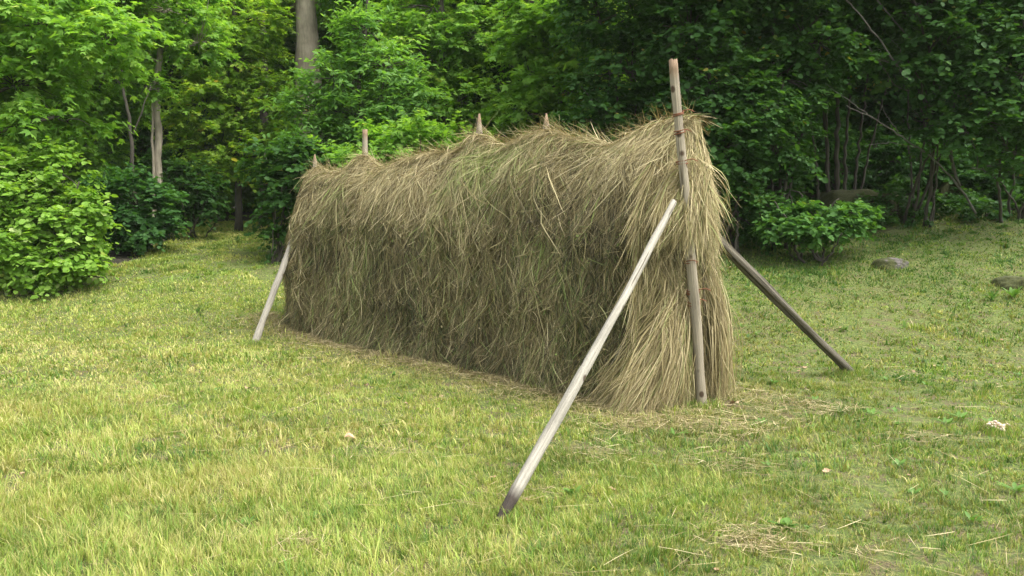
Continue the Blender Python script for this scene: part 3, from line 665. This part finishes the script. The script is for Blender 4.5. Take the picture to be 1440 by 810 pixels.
def B(px, py, Y, rpx, rpy, ry=None):       # crown lobe placed where it stands, size in metres from its depth
    k = Y / F; return (at(px, py, Y), (rpx * k, (rpx * k if ry is None else ry) * .8, rpy * k))
def G(x, y): return np.array([x, y, float(gz(x, y))])
def gpx(px, Y): x = at(px, 318, Y)[0]; return G(x, Y)

SPARTS = ('stem', 'foliage')
def shrub(label, px, Y, blobs, kind, leaf, per, seed, nst=7, spread=.35, group=None, **k):
    base = gpx(px, Y); rng = np.random.default_rng(seed + 900); stems = []
    cs = [b[0] for b in blobs]
    for i in range(nst):
        c = cs[rng.integers(len(cs))] + rng.normal(0, .25, 3); a = base + np.array([*rng.normal(0, .12, 2), -.05])
        a[2] = gz(a[0], a[1]) - .05
        stems.append((bez(a, c, np.array([0, 0, .1]) + rng.normal(0, .06, 3), 5), rng.uniform(.012, .024)))
    return plant('shrub', label, 'shrub', base, stems, blobs, kind, leaf, per, seed, group=group, parts=SPARTS, branches=.25, **k)

# --- left bush and shrubs
shrub('big light green round-leaved bush at the left edge of the meadow', 45, 13.2,
      [B(45, 315, 13.2, 80, 78), B(-20, 295, 13.2, 80, 95), B(18, 250, 13.2, 48, 36), B(88, 245, 13.2, 32, 30), B(112, 300, 13.1, 34, 32), B(100, 345, 12.9, 36, 44), B(45, 362, 12.8, 64, 36), B(62, 222, 13.2, 18, 20)],
      'bush', .092, 115, 1001, nst=12, twig=.33, nlf=8)
shrub('dark low shrub in the wood edge just right of the big light green bush', 190, 16.6, [B(190, 292, 16.6, 58, 48), B(150, 290, 16.8, 45, 52), B(215, 315, 16.3, 32, 26)], 'dark', .10, 55, 1002, twig=.35)
shrub('dark rounded shrub left of the grassy path, below the slim trunks', 275, 19.0, [B(262, 268, 19, 48, 40), B(296, 276, 18.8, 26, 28), B(230, 272, 19.3, 40, 48)], 'hazel', .10, 48, 1003, twig=.35)
shrub('leafy green shrub right of the grassy path, touching the far end of the hay', 392, 15.4, [B(402, 285, 15.4, 38, 62), B(420, 250, 15.3, 48, 50), B(384, 235, 15.8, 36, 42), B(450, 270, 15.5, 45, 60)], 'hazel', .095, 60, 1004, twig=.35, nst=9)
shrub('mid green shrub low behind the middle of the hay', 560, 15.5, [B(520, 240, 15.5, 60, 60), B(590, 225, 15.6, 65, 65), B(650, 235, 15.7, 50, 55)], 'maple', .10, 50, 1005, nst=9)
shrub('small bright leafy bush at the foot of the dark thicket, right of the hay', 1145, 12.7, [B(1150, 306, 12.7, 50, 22), B(1108, 310, 12.7, 32, 20), B(1195, 304, 12.7, 32, 20), B(1080, 300, 12.9, 22, 18), B(1140, 322, 12.5, 46, 14), B(1185, 318, 12.6, 34, 12), B(1100, 324, 12.6, 34, 12)], 'mid', .078, 170, 1006, nst=8, twig=.2, nlf=6)
shrub('sparse low seedlings bush beside the mossy boulder in the shade', 1250, 15.0, [B(1262, 280, 15.0, 42, 24), B(1228, 290, 14.7, 25, 14)], 'hazel', .085, 90, 1007, nst=6, twig=.22, nlf=6)
shrub('low leafy plants in the shade at the right end of the wood edge', 1400, 14.8, [B(1380, 300, 14.8, 40, 14), B(1440, 296, 15.2, 40, 20)], 'dark', .085, 70, 1008, nst=6, twig=.22, nlf=6)

# --- left trees
def tree(label, stems, blobs, kind, leaf, per, seed, **k):
    base = np.asarray(stems[0][0][0]); return plant('tree', label, 'tree', base, stems, blobs, kind, leaf, per, seed, **k)
def up(px, Y, *pts):                        # stem from the ground under px through the listed photo points
    b = gpx(px, Y); return np.array([b - [0, 0, .1]] + [at(x, y, Y) for x, y in pts])
tree('maple reaching in from the upper left corner with layered lobed leaves', [(up(-90, 14.2, (-85, 100), (-70, -150), (-60, -400)), .10)],
     [B(-60, 60, 14.2, 110, 75), B(70, 30, 13.8, 95, 45), B(150, 60, 13.7, 60, 26), B(20, 120, 13.8, 90, 34), B(75, 165, 13.6, 60, 20), B(-20, 200, 14, 60, 40), B(60, -60, 16.8, 150, 60), B(50, -170, 17.0, 150, 60)],
     'maple', .13, 42, 2001, r0=.1, twig=.5)
tree('slim pale trunked tree standing alone behind the dark shrubs at left', [(up(224, 18.4, (222, 200), (219, 130), (226, 60), (234, -40), (236, -260)), .085), (up(216, 18.3, (216, 230), (214, 150), (222, 80)), .035)],
     [B(232, 20, 18.4, 75, 40), B(180, 70, 18.6, 45, 24), B(280, 60, 18.3, 45, 26), B(230, -90, 21.4, 110, 70), B(130, -20, 18.6, 70, 45)], 'maple', .12, 36, 2002, bark=PALEBARK, branches=.6)
tree('thin crooked sapling with a forked pale stem left of the slim trunk', [(up(187, 17.6, (186, 205), (180, 160), (172, 110), (160, 40)), .045), (np.array([at(186, 190, 17.6), at(198, 160, 17.6), at(212, 120, 17.6)]), .02)],
     [B(160, 60, 17.8, 40, 30), B(205, 120, 17.9, 34, 18), B(130, 110, 18, 42, 22)], 'maple', .11, 40, 2003, bark=BARK, branches=.5)
tree('broad mid green tree filling the wood behind the big light green bush', [(up(90, 19.5, (95, 150), (90, -50), (85, -350)), .12)],
     [B(90, 170, 19.5, 95, 55), B(30, 220, 19, 70, 60), B(140, 120, 19.5, 80, 55), B(110, 225, 19, 60, 35), B(60, 50, 19.5, 120, 60), B(90, -100, 22.5, 160, 90)], 'maple', .13, 26, 2004)
tree('yellow green tree with sunlit crown behind the grassy path', [(up(335, 21.5, (335, 200), (330, 50), (325, -250)), .09)],
     [B(325, 90, 21.5, 62, 55), B(290, 150, 21.3, 55, 42), B(370, 150, 21.4, 50, 45), B(345, 30, 21.5, 60, 35), B(310, 205, 21.2, 62, 34), B(375, 215, 21, 45, 35), B(330, -70, 24.5, 80, 60)], 'lime', .13, 30, 2005, twig=.5)
tree('shadowy tree filling the wood behind the slim trunks', [(up(235, 25, (235, 100), (235, -300)), .12)],
     [B(235, 200, 25, 85, 55), B(180, 140, 25, 70, 60), B(250, 100, 25.5, 70, 60), B(200, 10, 25, 90, 70), B(215, -130, 28.0, 140, 90)], 'hazel', .15, 22, 2006)
tree('tall forest tree with a thick pale grey trunk near the top left of centre', [(up(436, 24, (434, 160), (432, 70), (430, 0), (428, -150), (426, -420)), .42)],
     [B(510, -20, 24, 60, 36), B(370, -45, 24, 60, 34), B(480, 10, 25.5, 42, 26), B(430, -170, 27.0, 170, 90), B(400, 20, 26, 34, 20)], 'maple', .14, 24, 2007, bark=PALEBARK)
tree('darker thin trunked tree left of the thick pale trunk', [(up(372, 23.5, (372, 150), (370, 60), (368, -20), (366, -350)), .13)],
     [B(350, -80, 26.5, 70, 42), B(395, -140, 26.5, 90, 60)], 'maple', .13, 24, 2008)
# --- centre trees
tree('grey green narrow-leaved tree right of the thick pale trunk with open twigs', [(up(508, 17.2, (512, 200), (505, 120), (515, 40), (520, -150)), .06), (np.array([at(508, 210, 17.2), at(530, 150, 17.1), at(548, 80, 17)]), .028)],
     [B(470, 110, 17.2, 48, 34), B(540, 90, 17, 46, 30), B(500, 165, 17, 52, 28), B(440, 155, 17.3, 42, 26), B(520, 45, 17.1, 45, 26), B(560, 140, 17.2, 44, 30), B(450, 205, 17, 60, 30), B(510, -60, 20.2, 90, 55)], 'ash', .15, 46, 2009, branches=.7, twig=.5)
tree('mid green tree in the middle of the wood edge above the hay', [(up(625, 18.5, (625, 150), (620, 0), (620, -280)), .09)],
     [B(600, 80, 18.5, 62, 40), B(650, 140, 18.3, 55, 36), B(595, 165, 18.3, 62, 32), B(660, 50, 18.5, 58, 36), B(610, 10, 18.5, 75, 36), B(630, -100, 21.5, 130, 75)], 'maple', .12, 36, 2010, branches=.5)
tree('dark leafy tree between the two mid green trees above the hay', [(up(705, 20, (705, 100), (705, -280)), .1)],
     [B(705, 140, 20, 50, 55), B(700, 50, 20, 60, 45), B(720, -70, 23.0, 110, 70), B(690, 200, 19.5, 60, 40)], 'hazel', .12, 30, 2011)
tree('bright lobed-leaf maple above the right half of the hay', [(up(790, 16.8, (790, 120), (780, 0), (775, -250)), .085)],
     [B(775, 55, 16.4, 62, 28), B(835, 85, 16.3, 55, 24), B(745, 105, 16.5, 45, 26), B(800, 130, 16.6, 60, 24), B(820, 20, 16.4, 70, 28), B(760, 5, 16.5, 60, 30), B(740, 160, 16.6, 48, 24), B(800, -80, 19.6, 140, 60)], 'maple', .13, 42, 2012, branches=.5, twig=.5)
# --- right thicket
def hazel(label, px, Y, blobs, seed, kind='hazel', leaf=.088, per=56, nst=7, bark=None, **k):
    rng = np.random.default_rng(seed + 500); base = gpx(px, Y); stems = []
    for i in range(nst):
        c = np.array(blobs[i % len(blobs)][0]) + rng.normal(0, .3, 3)
        a = base + np.array([*rng.normal(0, .16, 2), 0]); a[2] = gz(a[0], a[1]) - .05
        stems.append((bez(a, c, np.array([*rng.normal(0, .12, 2), .25]), 6), rng.uniform(.014, .030)))
    return plant('hazel_tree', label, 'tree', base, stems, blobs, kind, leaf, per, seed, bark=bark, branches=.35, **k)
hazel('dense dark hazel behind the hay just left of the tall corner post', 885, 14.2,
      [B(880, 100, 14.2, 70, 55), B(850, 170, 14.1, 60, 42), B(915, 170, 14, 60, 45), B(870, 20, 14.4, 80, 45), B(880, -80, 14.4, 110, 60)], 3001)
hazel('dense dark hazel wall just right of the tall corner post', 1010, 13.2,
      [B(1000, 120, 13.3, 70, 60), B(1010, 210, 13, 58, 50), B(1050, 160, 13.2, 60, 50), B(1035, 262, 13.3, 40, 40), B(970, 45, 13.4, 75, 45), B(1010, -60, 13.4, 120, 70), B(960, 240, 13.3, 50, 50), B(1045, 302, 13.2, 40, 26), B(1085, 300, 13.5, 36, 24)], 3002, per=66, nst=9)
hazel('dark green hazel left of the cluster of bare stems in the thicket', 1105, 13.6,
      [B(1100, 110, 13.5, 62, 48), B(1095, 200, 13.4, 45, 44), B(1130, 50, 13.4, 65, 40), B(1095, 250, 13.8, 40, 34), B(1120, -60, 13.4, 110, 70)], 3003, per=64)
b_ = gpx(1178, 15.6); stems = []
for x0_, (x1_, y1_), ra in ((1155, (1135, 120), .030), (1165, (1160, 90), .04), (1176, (1178, 60), .05), (1186, (1196, 80), .035), (1196, (1225, 70), .03), (1170, (1150, 60), .022), (1200, (1250, 110), .024)):
    a = b_ + [(x0_ - 1178) / F * 15.6, 0, -.05]; a[2] = gz(a[0], a[1]) - .05; stems.append((bez(a, at(x1_, y1_, 15.5), np.array([0, 0, .1]), 6), ra))
plant('hazel_tree', 'clump of bare upright grey stems in the dark gap of the thicket', 'tree', b_, stems,
      [B(1160, 60, 15.4, 70, 38), B(1230, 50, 15.4, 60, 35), B(1190, 0, 15.6, 90, 45), B(1200, -110, 15.5, 130, 70), B(1150, 125, 15.2, 34, 20)], 'hazel', .09, 52, 3004, branches=.4)
hazel('leafy hazel with low hanging boughs over the dark gap at upper right', 1290, 14.6,
      [B(1260, 95, 13.4, 52, 22), B(1330, 60, 13.2, 60, 28), B(1300, 10, 13.6, 80, 34), B(1350, 130, 13.2, 52, 26), B(1320, 175, 13.3, 42, 16), B(1270, -70, 14, 130, 60)], 3005, leaf=.088, per=64)
hazel('hazel at right edge whose bright green boughs hang low over the grass', 1425, 14.2,
      [B(1400, 90, 12.9, 55, 34), B(1440, 40, 13, 60, 40), B(1385, 170, 12.8, 42, 18), B(1430, 160, 12.8, 50, 30), B(1360, 185, 12.9, 40, 14), B(1440, 215, 13, 40, 24), B(1480, 120, 13.2, 70, 70), B(1430, -70, 13.6, 130, 70)], 3006, leaf=.088, per=66)
hazel('shaded hazel deep behind the dark gap of the thicket', 1300, 19.5,
      [B(1270, 150, 19.5, 70, 60), B(1350, 190, 19.2, 60, 45), B(1310, 60, 19.5, 110, 60), B(1215, 200, 19.5, 45, 35), B(1300, -60, 19.5, 150, 90), B(1210, -60, 17.3, 110, 60), B(1400, -60, 17.3, 110, 60), B(1215, 245, 18.2, 50, 22), B(1290, 240, 18.2, 50, 22)], 3007, 'dark', .13, 28)  # the two nearer high lobes are added out of view to darken the gap
hazel('shaded leafy tree deep in the wood at the far right edge', 1430, 18.5,
      [B(1430, 190, 18.5, 70, 50), B(1440, 90, 18.5, 90, 60), B(1400, 230, 18, 45, 25), B(1450, -60, 18.5, 130, 90)], 3008, 'dark', .13, 28)
hazel('leafy tree deep in the wood behind the hazels above the hay end', 960, 18.5,
      [B(900, 80, 18.5, 90, 80), B(1040, 80, 18.5, 100, 90), B(960, 190, 18, 100, 60), B(950, -80, 18.5, 170, 100), B(1120, 180, 18.5, 60, 60)], 3009, 'dark', .14, 24)

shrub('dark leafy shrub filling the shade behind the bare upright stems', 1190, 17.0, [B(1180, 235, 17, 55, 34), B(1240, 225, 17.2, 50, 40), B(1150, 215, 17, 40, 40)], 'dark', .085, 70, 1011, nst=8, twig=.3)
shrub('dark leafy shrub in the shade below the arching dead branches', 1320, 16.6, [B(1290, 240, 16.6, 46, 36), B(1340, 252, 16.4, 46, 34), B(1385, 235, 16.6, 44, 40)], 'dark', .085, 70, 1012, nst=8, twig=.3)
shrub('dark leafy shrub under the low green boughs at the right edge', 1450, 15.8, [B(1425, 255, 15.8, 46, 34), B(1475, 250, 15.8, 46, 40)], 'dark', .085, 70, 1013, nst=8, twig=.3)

# --- dead grey branches hanging across the gap
db = MB(); q0 = gpx(1365, 14.1)
rngd = np.random.default_rng(5)
def dpoly(pts, ra, rb, Y=13.5):
    p = np.array([at(x, y, Y + dy) for x, y, dy in pts]); n = len(p) * 5; u = np.linspace(0, len(p) - 1, n)
    q = np.stack([np.interp(u, np.arange(len(p)), p[:, c]) for c in range(3)], -1)
    for _ in range(2): q[1:-1] = (q[:-2] + 2 * q[1:-1] + q[2:]) / 4
    q[1:-1] += rngd.normal(0, .008, (n - 2, 3)); tube(db, q, np.linspace(ra, rb, n) * .62, 6, .2)
dpoly([(1372, 300, .6), (1350, 262, .4), (1310, 220, .1), (1265, 190, -.2), (1232, 168, -.4), (1190, 148, -.5)], .032, .008)
dpoly([(1350, 262, .4), (1325, 180, .2), (1295, 130, 0), (1262, 95, -.2), (1232, 50, -.3), (1205, 15, -.4), (1178, -15, -.5)], .035, .016)
dpoly([(1340, 240, .3), (1335, 160, .1), (1315, 110, 0), (1285, 60, -.1), (1250, 20, -.2), (1215, -20, -.3)], .03, .014)
dpoly([(1295, 130, 0), (1262, 125, -.1), (1225, 70, -.2), (1200, 40, -.3)], .014, .005)
dpoly([(1265, 190, -.2), (1240, 150, -.2), (1225, 135, -.2)], .010, .003); dpoly([(1232, 168, -.4), (1205, 150, -.5), (1160, 117, -.5)], .010, .003)
dpoly([(1290, 208, 0), (1250, 200, -.3), (1215, 205, -.4)], .010, .003); dpoly([(1262, 95, -.2), (1268, 70, -.2), (1252, 55, -.2)], .008, .003)
dpoly([(1310, 220, .1), (1300, 170, .1), (1280, 150, 0)], .012, .004)
o = db.build('dead_branch', DEADBARK, smooth=True, origin=q0)
tag(o, 'bare dead grey branches arching across the dark gap at upper right', 'branch')

# --- deeper wood: reads as one dark green mass behind the trees
wm = MB(); rw = np.random.default_rng(88); blobs = []
for Yb, n in ((27, 17), (33, 16), (41, 16)):
    for i_ in range(n):
        px = -250 + (1940) * (i_ + rw.random() * .8) / n
        for z in (1.2, 3.6, 6.2, 9.0, 12.0):
            x = (px - 720) / F * Yb; g0 = float(gz(x, Yb))
            rr = rw.uniform(1.5, 2.2) * (Yb / 30)
            blobs.append((np.array([x + rw.normal(0, .7), Yb + rw.normal(0, 1), g0 + z + rw.normal(0, .4)]), (rr, rr * .7, rr * .9)))
wl = MB(); bl = [b for b in blobs if b[0][0] < 1.5 * b[0][1] / 27]; br = [b for b in blobs if b[0][0] >= 1.5 * b[0][1] / 27]
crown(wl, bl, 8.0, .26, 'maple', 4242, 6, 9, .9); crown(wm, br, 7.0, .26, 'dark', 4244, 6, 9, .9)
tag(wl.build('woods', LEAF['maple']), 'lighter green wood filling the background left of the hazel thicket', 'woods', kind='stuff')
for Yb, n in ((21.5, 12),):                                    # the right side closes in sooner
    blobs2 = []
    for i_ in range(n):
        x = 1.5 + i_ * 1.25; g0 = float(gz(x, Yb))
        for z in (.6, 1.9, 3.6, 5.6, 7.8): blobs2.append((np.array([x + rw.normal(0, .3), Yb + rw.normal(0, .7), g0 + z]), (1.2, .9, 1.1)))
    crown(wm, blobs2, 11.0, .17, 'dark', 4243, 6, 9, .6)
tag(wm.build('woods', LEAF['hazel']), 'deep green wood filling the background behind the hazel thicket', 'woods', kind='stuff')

ug = MB(); ru = np.random.default_rng(66); bl = []
for i_ in range(210):
    x, y = ru.uniform(2.5, 11.5), 14.2 + ru.gamma(1.6, .9)
    if fbm(x * 1.3, y * 1.3, 71) < .42: continue
    k = ru.uniform(.14, .34); bl.append((G(x, y) + [0, 0, k * .4], (k, k, k * .6)))
for i_ in range(60):
    x, y = ru.uniform(-13, -6.5), 15.5 + ru.gamma(1.5, 1.5)
    if forest(x, y) < .6: continue
    k = ru.uniform(.18, .4); bl.append((G(x, y) + [0, 0, k * .5], (k, k, k * .7)))
crown(ug, bl, 75, .07, 'hazel', 671, 5, 5, .16, .1)
tag(ug.build('undergrowth', LEAF['hazel']), 'low shaded leafy ground cover along the foot of the wood', 'undergrowth', kind='stuff')

# ------------------------------------------------------------------ boulders
def rock(label, c, rad, seed, moss, sink=.35):
    import bmesh
    bm = bmesh.new(); bmesh.ops.create_icosphere(bm, subdivisions=5, radius=1)
    v = np.array([q.co[:] for q in bm.verts]); f = np.array([[x.index for x in q.verts] for q in bm.faces]); bm.free()
    d = v.copy(); n1 = fbm(d[:, 0] * 1.6 + seed, d[:, 1] * 1.6 + d[:, 2] * 1.3, seed, 4); n2 = fbm(d[:, 0] * 5 + seed, d[:, 2] * 5 + d[:, 1] * 4, seed + 3, 4)
    v = d * (.72 + .5 * n1 + .14 * n2)[:, None]; v = np.sign(v) * np.abs(v) ** .85 * rad
    v[:, 2] -= sink * rad[2] - 0
    mb = MB(); mb.add(v, f, .5, np.clip(moss, 0, 1) + .25 * d[:, 0] * -1); o = mb.build('boulder', STONE, smooth=True)
    o.location = [float(x) for x in c]; tag(o, label, 'rock', 'stones in the grass'); return o
p = hit(1252, 374); rock('small grey stone with a mossy left side lying in the grass right of the hay', p, np.array([.25, .20, .19]), 3, .22, .40)
p = hit(1428, 400); rock('low stone with brown moss in the grass at the right edge', p, np.array([.30, .22, .17]), 8, .36, .40)
p = gpx(1205, 15.5); rock('large moss covered boulder in the dark gap under the trees', p + [0, 0, .1], np.array([.75, .6, .55]), 5, .75, .1)
p = gpx(1330, 16.3); rock('shaded grey boulder under the trees at the foot of the dead branches', p + [0, 0, .05], np.array([.35, .35, .4]), 11, .42, .1)

# ------------------------------------------------------------------ broad-leaved weeds in the grass
def weed(name, label, c, n, ln, wd, seed, m, group=None, rise=.6):
    r = np.random.default_rng(seed); mb = MB()
    for i_ in range(n):
        a = r.uniform(0, 6.28); k = 6; t = np.linspace(0, 1, k); l = ln * r.uniform(.7, 1.15)
        st_ = np.array([r.normal(0, .012), r.normal(0, .012), 0]); el = rise * r.uniform(.6, 1.3)
        p = st_ + np.stack([np.cos(a) * t * l * math.cos(el), np.sin(a) * t * l * math.cos(el), t * l * math.sin(el) - .5 * l * t ** 2 * math.sin(el) * .8], -1)
        wv = wd * np.sin(np.clip(t * .92 + .06, 0, 1) * math.pi) ** .8 * np.where(t < .25, .35 + t * 2.4, 1)
        sd = np.array([-math.sin(a), math.cos(a), 0])
        v = np.stack([p - sd * wv[:, None] + [0, 0, .12 * wd], p - [0, 0, .05 * wd], p + sd * wv[:, None] + [0, 0, .12 * wd]], 1)
        i0 = np.arange(k - 1)[:, None] * 3 + np.arange(2)[None]
        mb.add(v, np.stack([i0, i0 + 1, i0 + 4, i0 + 3], -1), r.uniform(.3, .85))
    o = mb.build(name, m); o.location = [float(x) for x in (c + [0, 0, .01])]; return tag(o, label, 'weed', group)
m, nt, bs, out = mat('weed_leaf'); foliage_out(nt, bs, out, ramp(nt, attr(nt, 'rnd'), [(0, (.06, .14, .025)), (1, (.15, .28, .045))]), .3, (1.1, 1.2, .6), .45); WEED = m
for j, (px, py, label) in enumerate(((1395, 424, 'upright bright green sprout beside the low mossy stone at the right edge'), (1424, 420, 'taller leafy green sprout touching the right edge of the meadow'), (1103, 742, 'small lobed green weed in the bare patch at the bottom right'))):
    weed('weed', label, hit(px, py), 9 if j < 2 else 7, (.20, .24, .08)[j], (.022, .024, .018)[j], 60 + j, WEED, rise=(1.1, 1.1, .5)[j])
protos = []
for j in range(4):
    protos.append(weed('weed', 'small broad-leaved green weed growing in the mown grass', G(2, 9), 6 + j, .07 + .012 * j, .012, 70 + j, WEED, 'small weeds in the grass', .75))
def scatter(protos, n, seed, x0, x1, y0, y1, smin, smax, ok):
    r = np.random.default_rng(seed); c = 0
    while c < n:
        x, y = r.uniform(x0, x1), r.uniform(y0, y1)
        if abs(x) > y * .61 or not ok(x, y): continue
        s, w = rackcoords(x, y)
        if -.2 < s < L + .2 and abs(w) < .75: continue
        if forest(x, y) > .2: continue
        o = protos[c % len(protos)] if c < len(protos) else protos[c % len(protos)].copy()
        if c >= len(protos): C.objects.link(o)
        k = r.uniform(smin, smax); o.scale = (k, k, k); o.rotation_euler = (o.rotation_euler[0], o.rotation_euler[1], r.uniform(0, 6.28))
        o.location = (x, y, float(gz(x, y)) + .014); c += 1
scatter(protos, 80, 5, -4, 8, 3.2, 14.3, .45, 1.05, lambda x, y: x > 1.8 or (x * 7919 % 1) < .35)
# fallen leaves
dl = []
for j in range(3):
    mb = MB(); r = np.random.default_rng(90 + j); k = 7; u, v_ = np.meshgrid(np.linspace(0, 1, k), np.linspace(-1, 1, 5), indexing='ij')
    wv = .42 * np.sin(u * math.pi) ** .7 * (1 + .25 * np.sin(u * 19 + j)); X_ = (u - .5); Y_ = v_ * wv; Z_ = .35 * v_ ** 2 * wv + .12 * np.sin(u * 5 + j) + .03 * r.random(u.shape)
    i0 = (np.arange(k - 1)[:, None] * 5 + np.arange(4)[None]).ravel()
    mb.add(np.stack([X_, Y_, Z_], -1) * .055, np.stack([i0, i0 + 1, i0 + 6, i0 + 5], -1)); o = mb.build('dead_leaf', DEADLEAF)
    tag(o, 'small curled tan dead leaf lying on the mown grass', 'leaf', 'fallen leaves on the grass'); dl.append(o)
scatter(dl, 110, 6, -5, 7, 3.2, 13, .35, .95, lambda x, y: True)
for px, py, k, rz, label in ((493, 622, 1.5, .4, 'larger light brown dead leaf on the grass left of the white pole foot'), (348, 551, 1.2, 1.5, 'orange brown dead leaf on the grass in front of the far left pole'), (1032, 573, 1.5, 2.2, 'pale grey dead leaf on the grass beside the foot of the corner post')):
    o = dl[0].copy(); C.objects.link(o); del o['group']; p = hit(px, py); o.location = (p[0], p[1], p[2] + .03); o.scale = (k, k, k); o.rotation_euler = (.2, .1, rz); o['label'] = label
# pale crumbly clump at right
p = hit(1398, 606); mb = MB(); r = np.random.default_rng(99)
for i_ in range(60):
    c = np.array([r.normal(0, .035), r.normal(0, .03), abs(r.normal(.01, .012))]); sz = r.uniform(.010, .02)
    th = r.uniform(0, 6.28); pts = np.stack([c + [math.cos(th) * sz * (t - .5) * 2, math.sin(th) * sz * (t - .5) * 2, sz * .4 * math.sin(t * 3)] for t in np.linspace(0, 1, 5)])
    tube(mb, pts, sz * np.array([.2, .45, .5, .4, .15]), 6, .5, seed=i_)
o = mb.build('fungus', PALECLUMP, smooth=True); o.location = (p[0], p[1], p[2] + .02); tag(o, 'pale pinkish crumbly clump lying alone on the grass at right', 'fungus')

# ------------------------------------------------------------------ thin haze added to lift the dark tones of the wood
m = bpy.data.materials.new('lift_haze'); m.use_nodes = True; nt = m.node_tree; nt.nodes.clear(); out = nt.nodes.new('ShaderNodeOutputMaterial'); pv = nt.nodes.new('ShaderNodeVolumePrincipled')
pv.inputs['Color'].default_value = (.90, .98, .86, 1); pv.inputs['Density'].default_value = .0004; nt.links.new(pv.outputs[0], out.inputs['Volume'])
mb = MB(); x0, x1, y0_, y1_, z0, z1 = -95., 95., -30., 145., -2., 22.
mb.add([[x, y, z] for z in (z0, z1) for x, y in ((x0, y0_), (x1, y0_), (x1, y1_), (x0, y1_))], [[3, 2, 1, 0], [4, 5, 6, 7], [0, 1, 5, 4], [1, 2, 6, 5], [2, 3, 7, 6], [3, 0, 4, 7]])
tag(mb.build('haze', m), kind='stuff', label='thin added haze lifting the dark tones over the meadow and wood')

# ------------------------------------------------------------------ light, sky, camera
EL, AZ = 60, 118        # sun height; azimuth clockwise from +Y (ahead) towards +X (right)
wd_ = bpy.data.worlds.new('World'); bpy.context.scene.world = wd_; wd_.use_nodes = True; nt = wd_.node_tree
bg = nt.nodes['Background']; sk = nt.nodes.new('ShaderNodeTexSky'); sk.sky_type = 'NISHITA'; sk.sun_disc = False
sk.sun_elevation = R(EL); sk.sun_rotation = R(AZ); sk.air_density = 1.0; sk.dust_density = 4.0; sk.ozone_density = .6
hs = nt.nodes.new('ShaderNodeHueSaturation'); hs.inputs['Saturation'].default_value = .2
nt.links.new(sk.outputs[0], hs.inputs['Color']); nt.links.new(hs.outputs[0], bg.inputs[0]); bg.inputs[1].default_value = .15
sun = bpy.data.lights.new('sun', 'SUN'); sun.energy = 1.1; sun.angle = R(55); sun.color = (1, .93, .80)
so = bpy.data.objects.new('sun', sun); C.objects.link(so)
dv = Vector((math.sin(R(AZ)) * math.cos(R(EL)), math.cos(R(AZ)) * math.cos(R(EL)), math.sin(R(EL))))
so.rotation_euler = dv.to_track_quat('Z', 'Y').to_euler(); so.location = (0, 0, 30)
cam = bpy.data.cameras.new('camera'); co = bpy.data.objects.new('camera', cam); C.objects.link(co)
cam.sensor_width = 36; cam.lens = F / 1440 * 36; cam.clip_end = 500; co.location = (0, 0, CAMZ); co.rotation_euler = (math.pi / 2 - PITCH, 0, 0)
sc = bpy.context.scene; sc.camera = co
sc.view_settings.view_transform = 'Standard'; sc.view_settings.look = 'None'; sc.view_settings.gamma = 1; sc.view_settings.exposure = 1.6
try:
    sc.cycles.max_bounces = 6; sc.cycles.diffuse_bounces = 4; sc.cycles.transmission_bounces = 3; sc.cycles.glossy_bounces = 2
    sc.cycles.use_denoising = True
except Exception: pass
print('leaf verts', NLEAF, 'total', sum(len(o.data.vertices) for o in C.objects if o.type == 'MESH'))
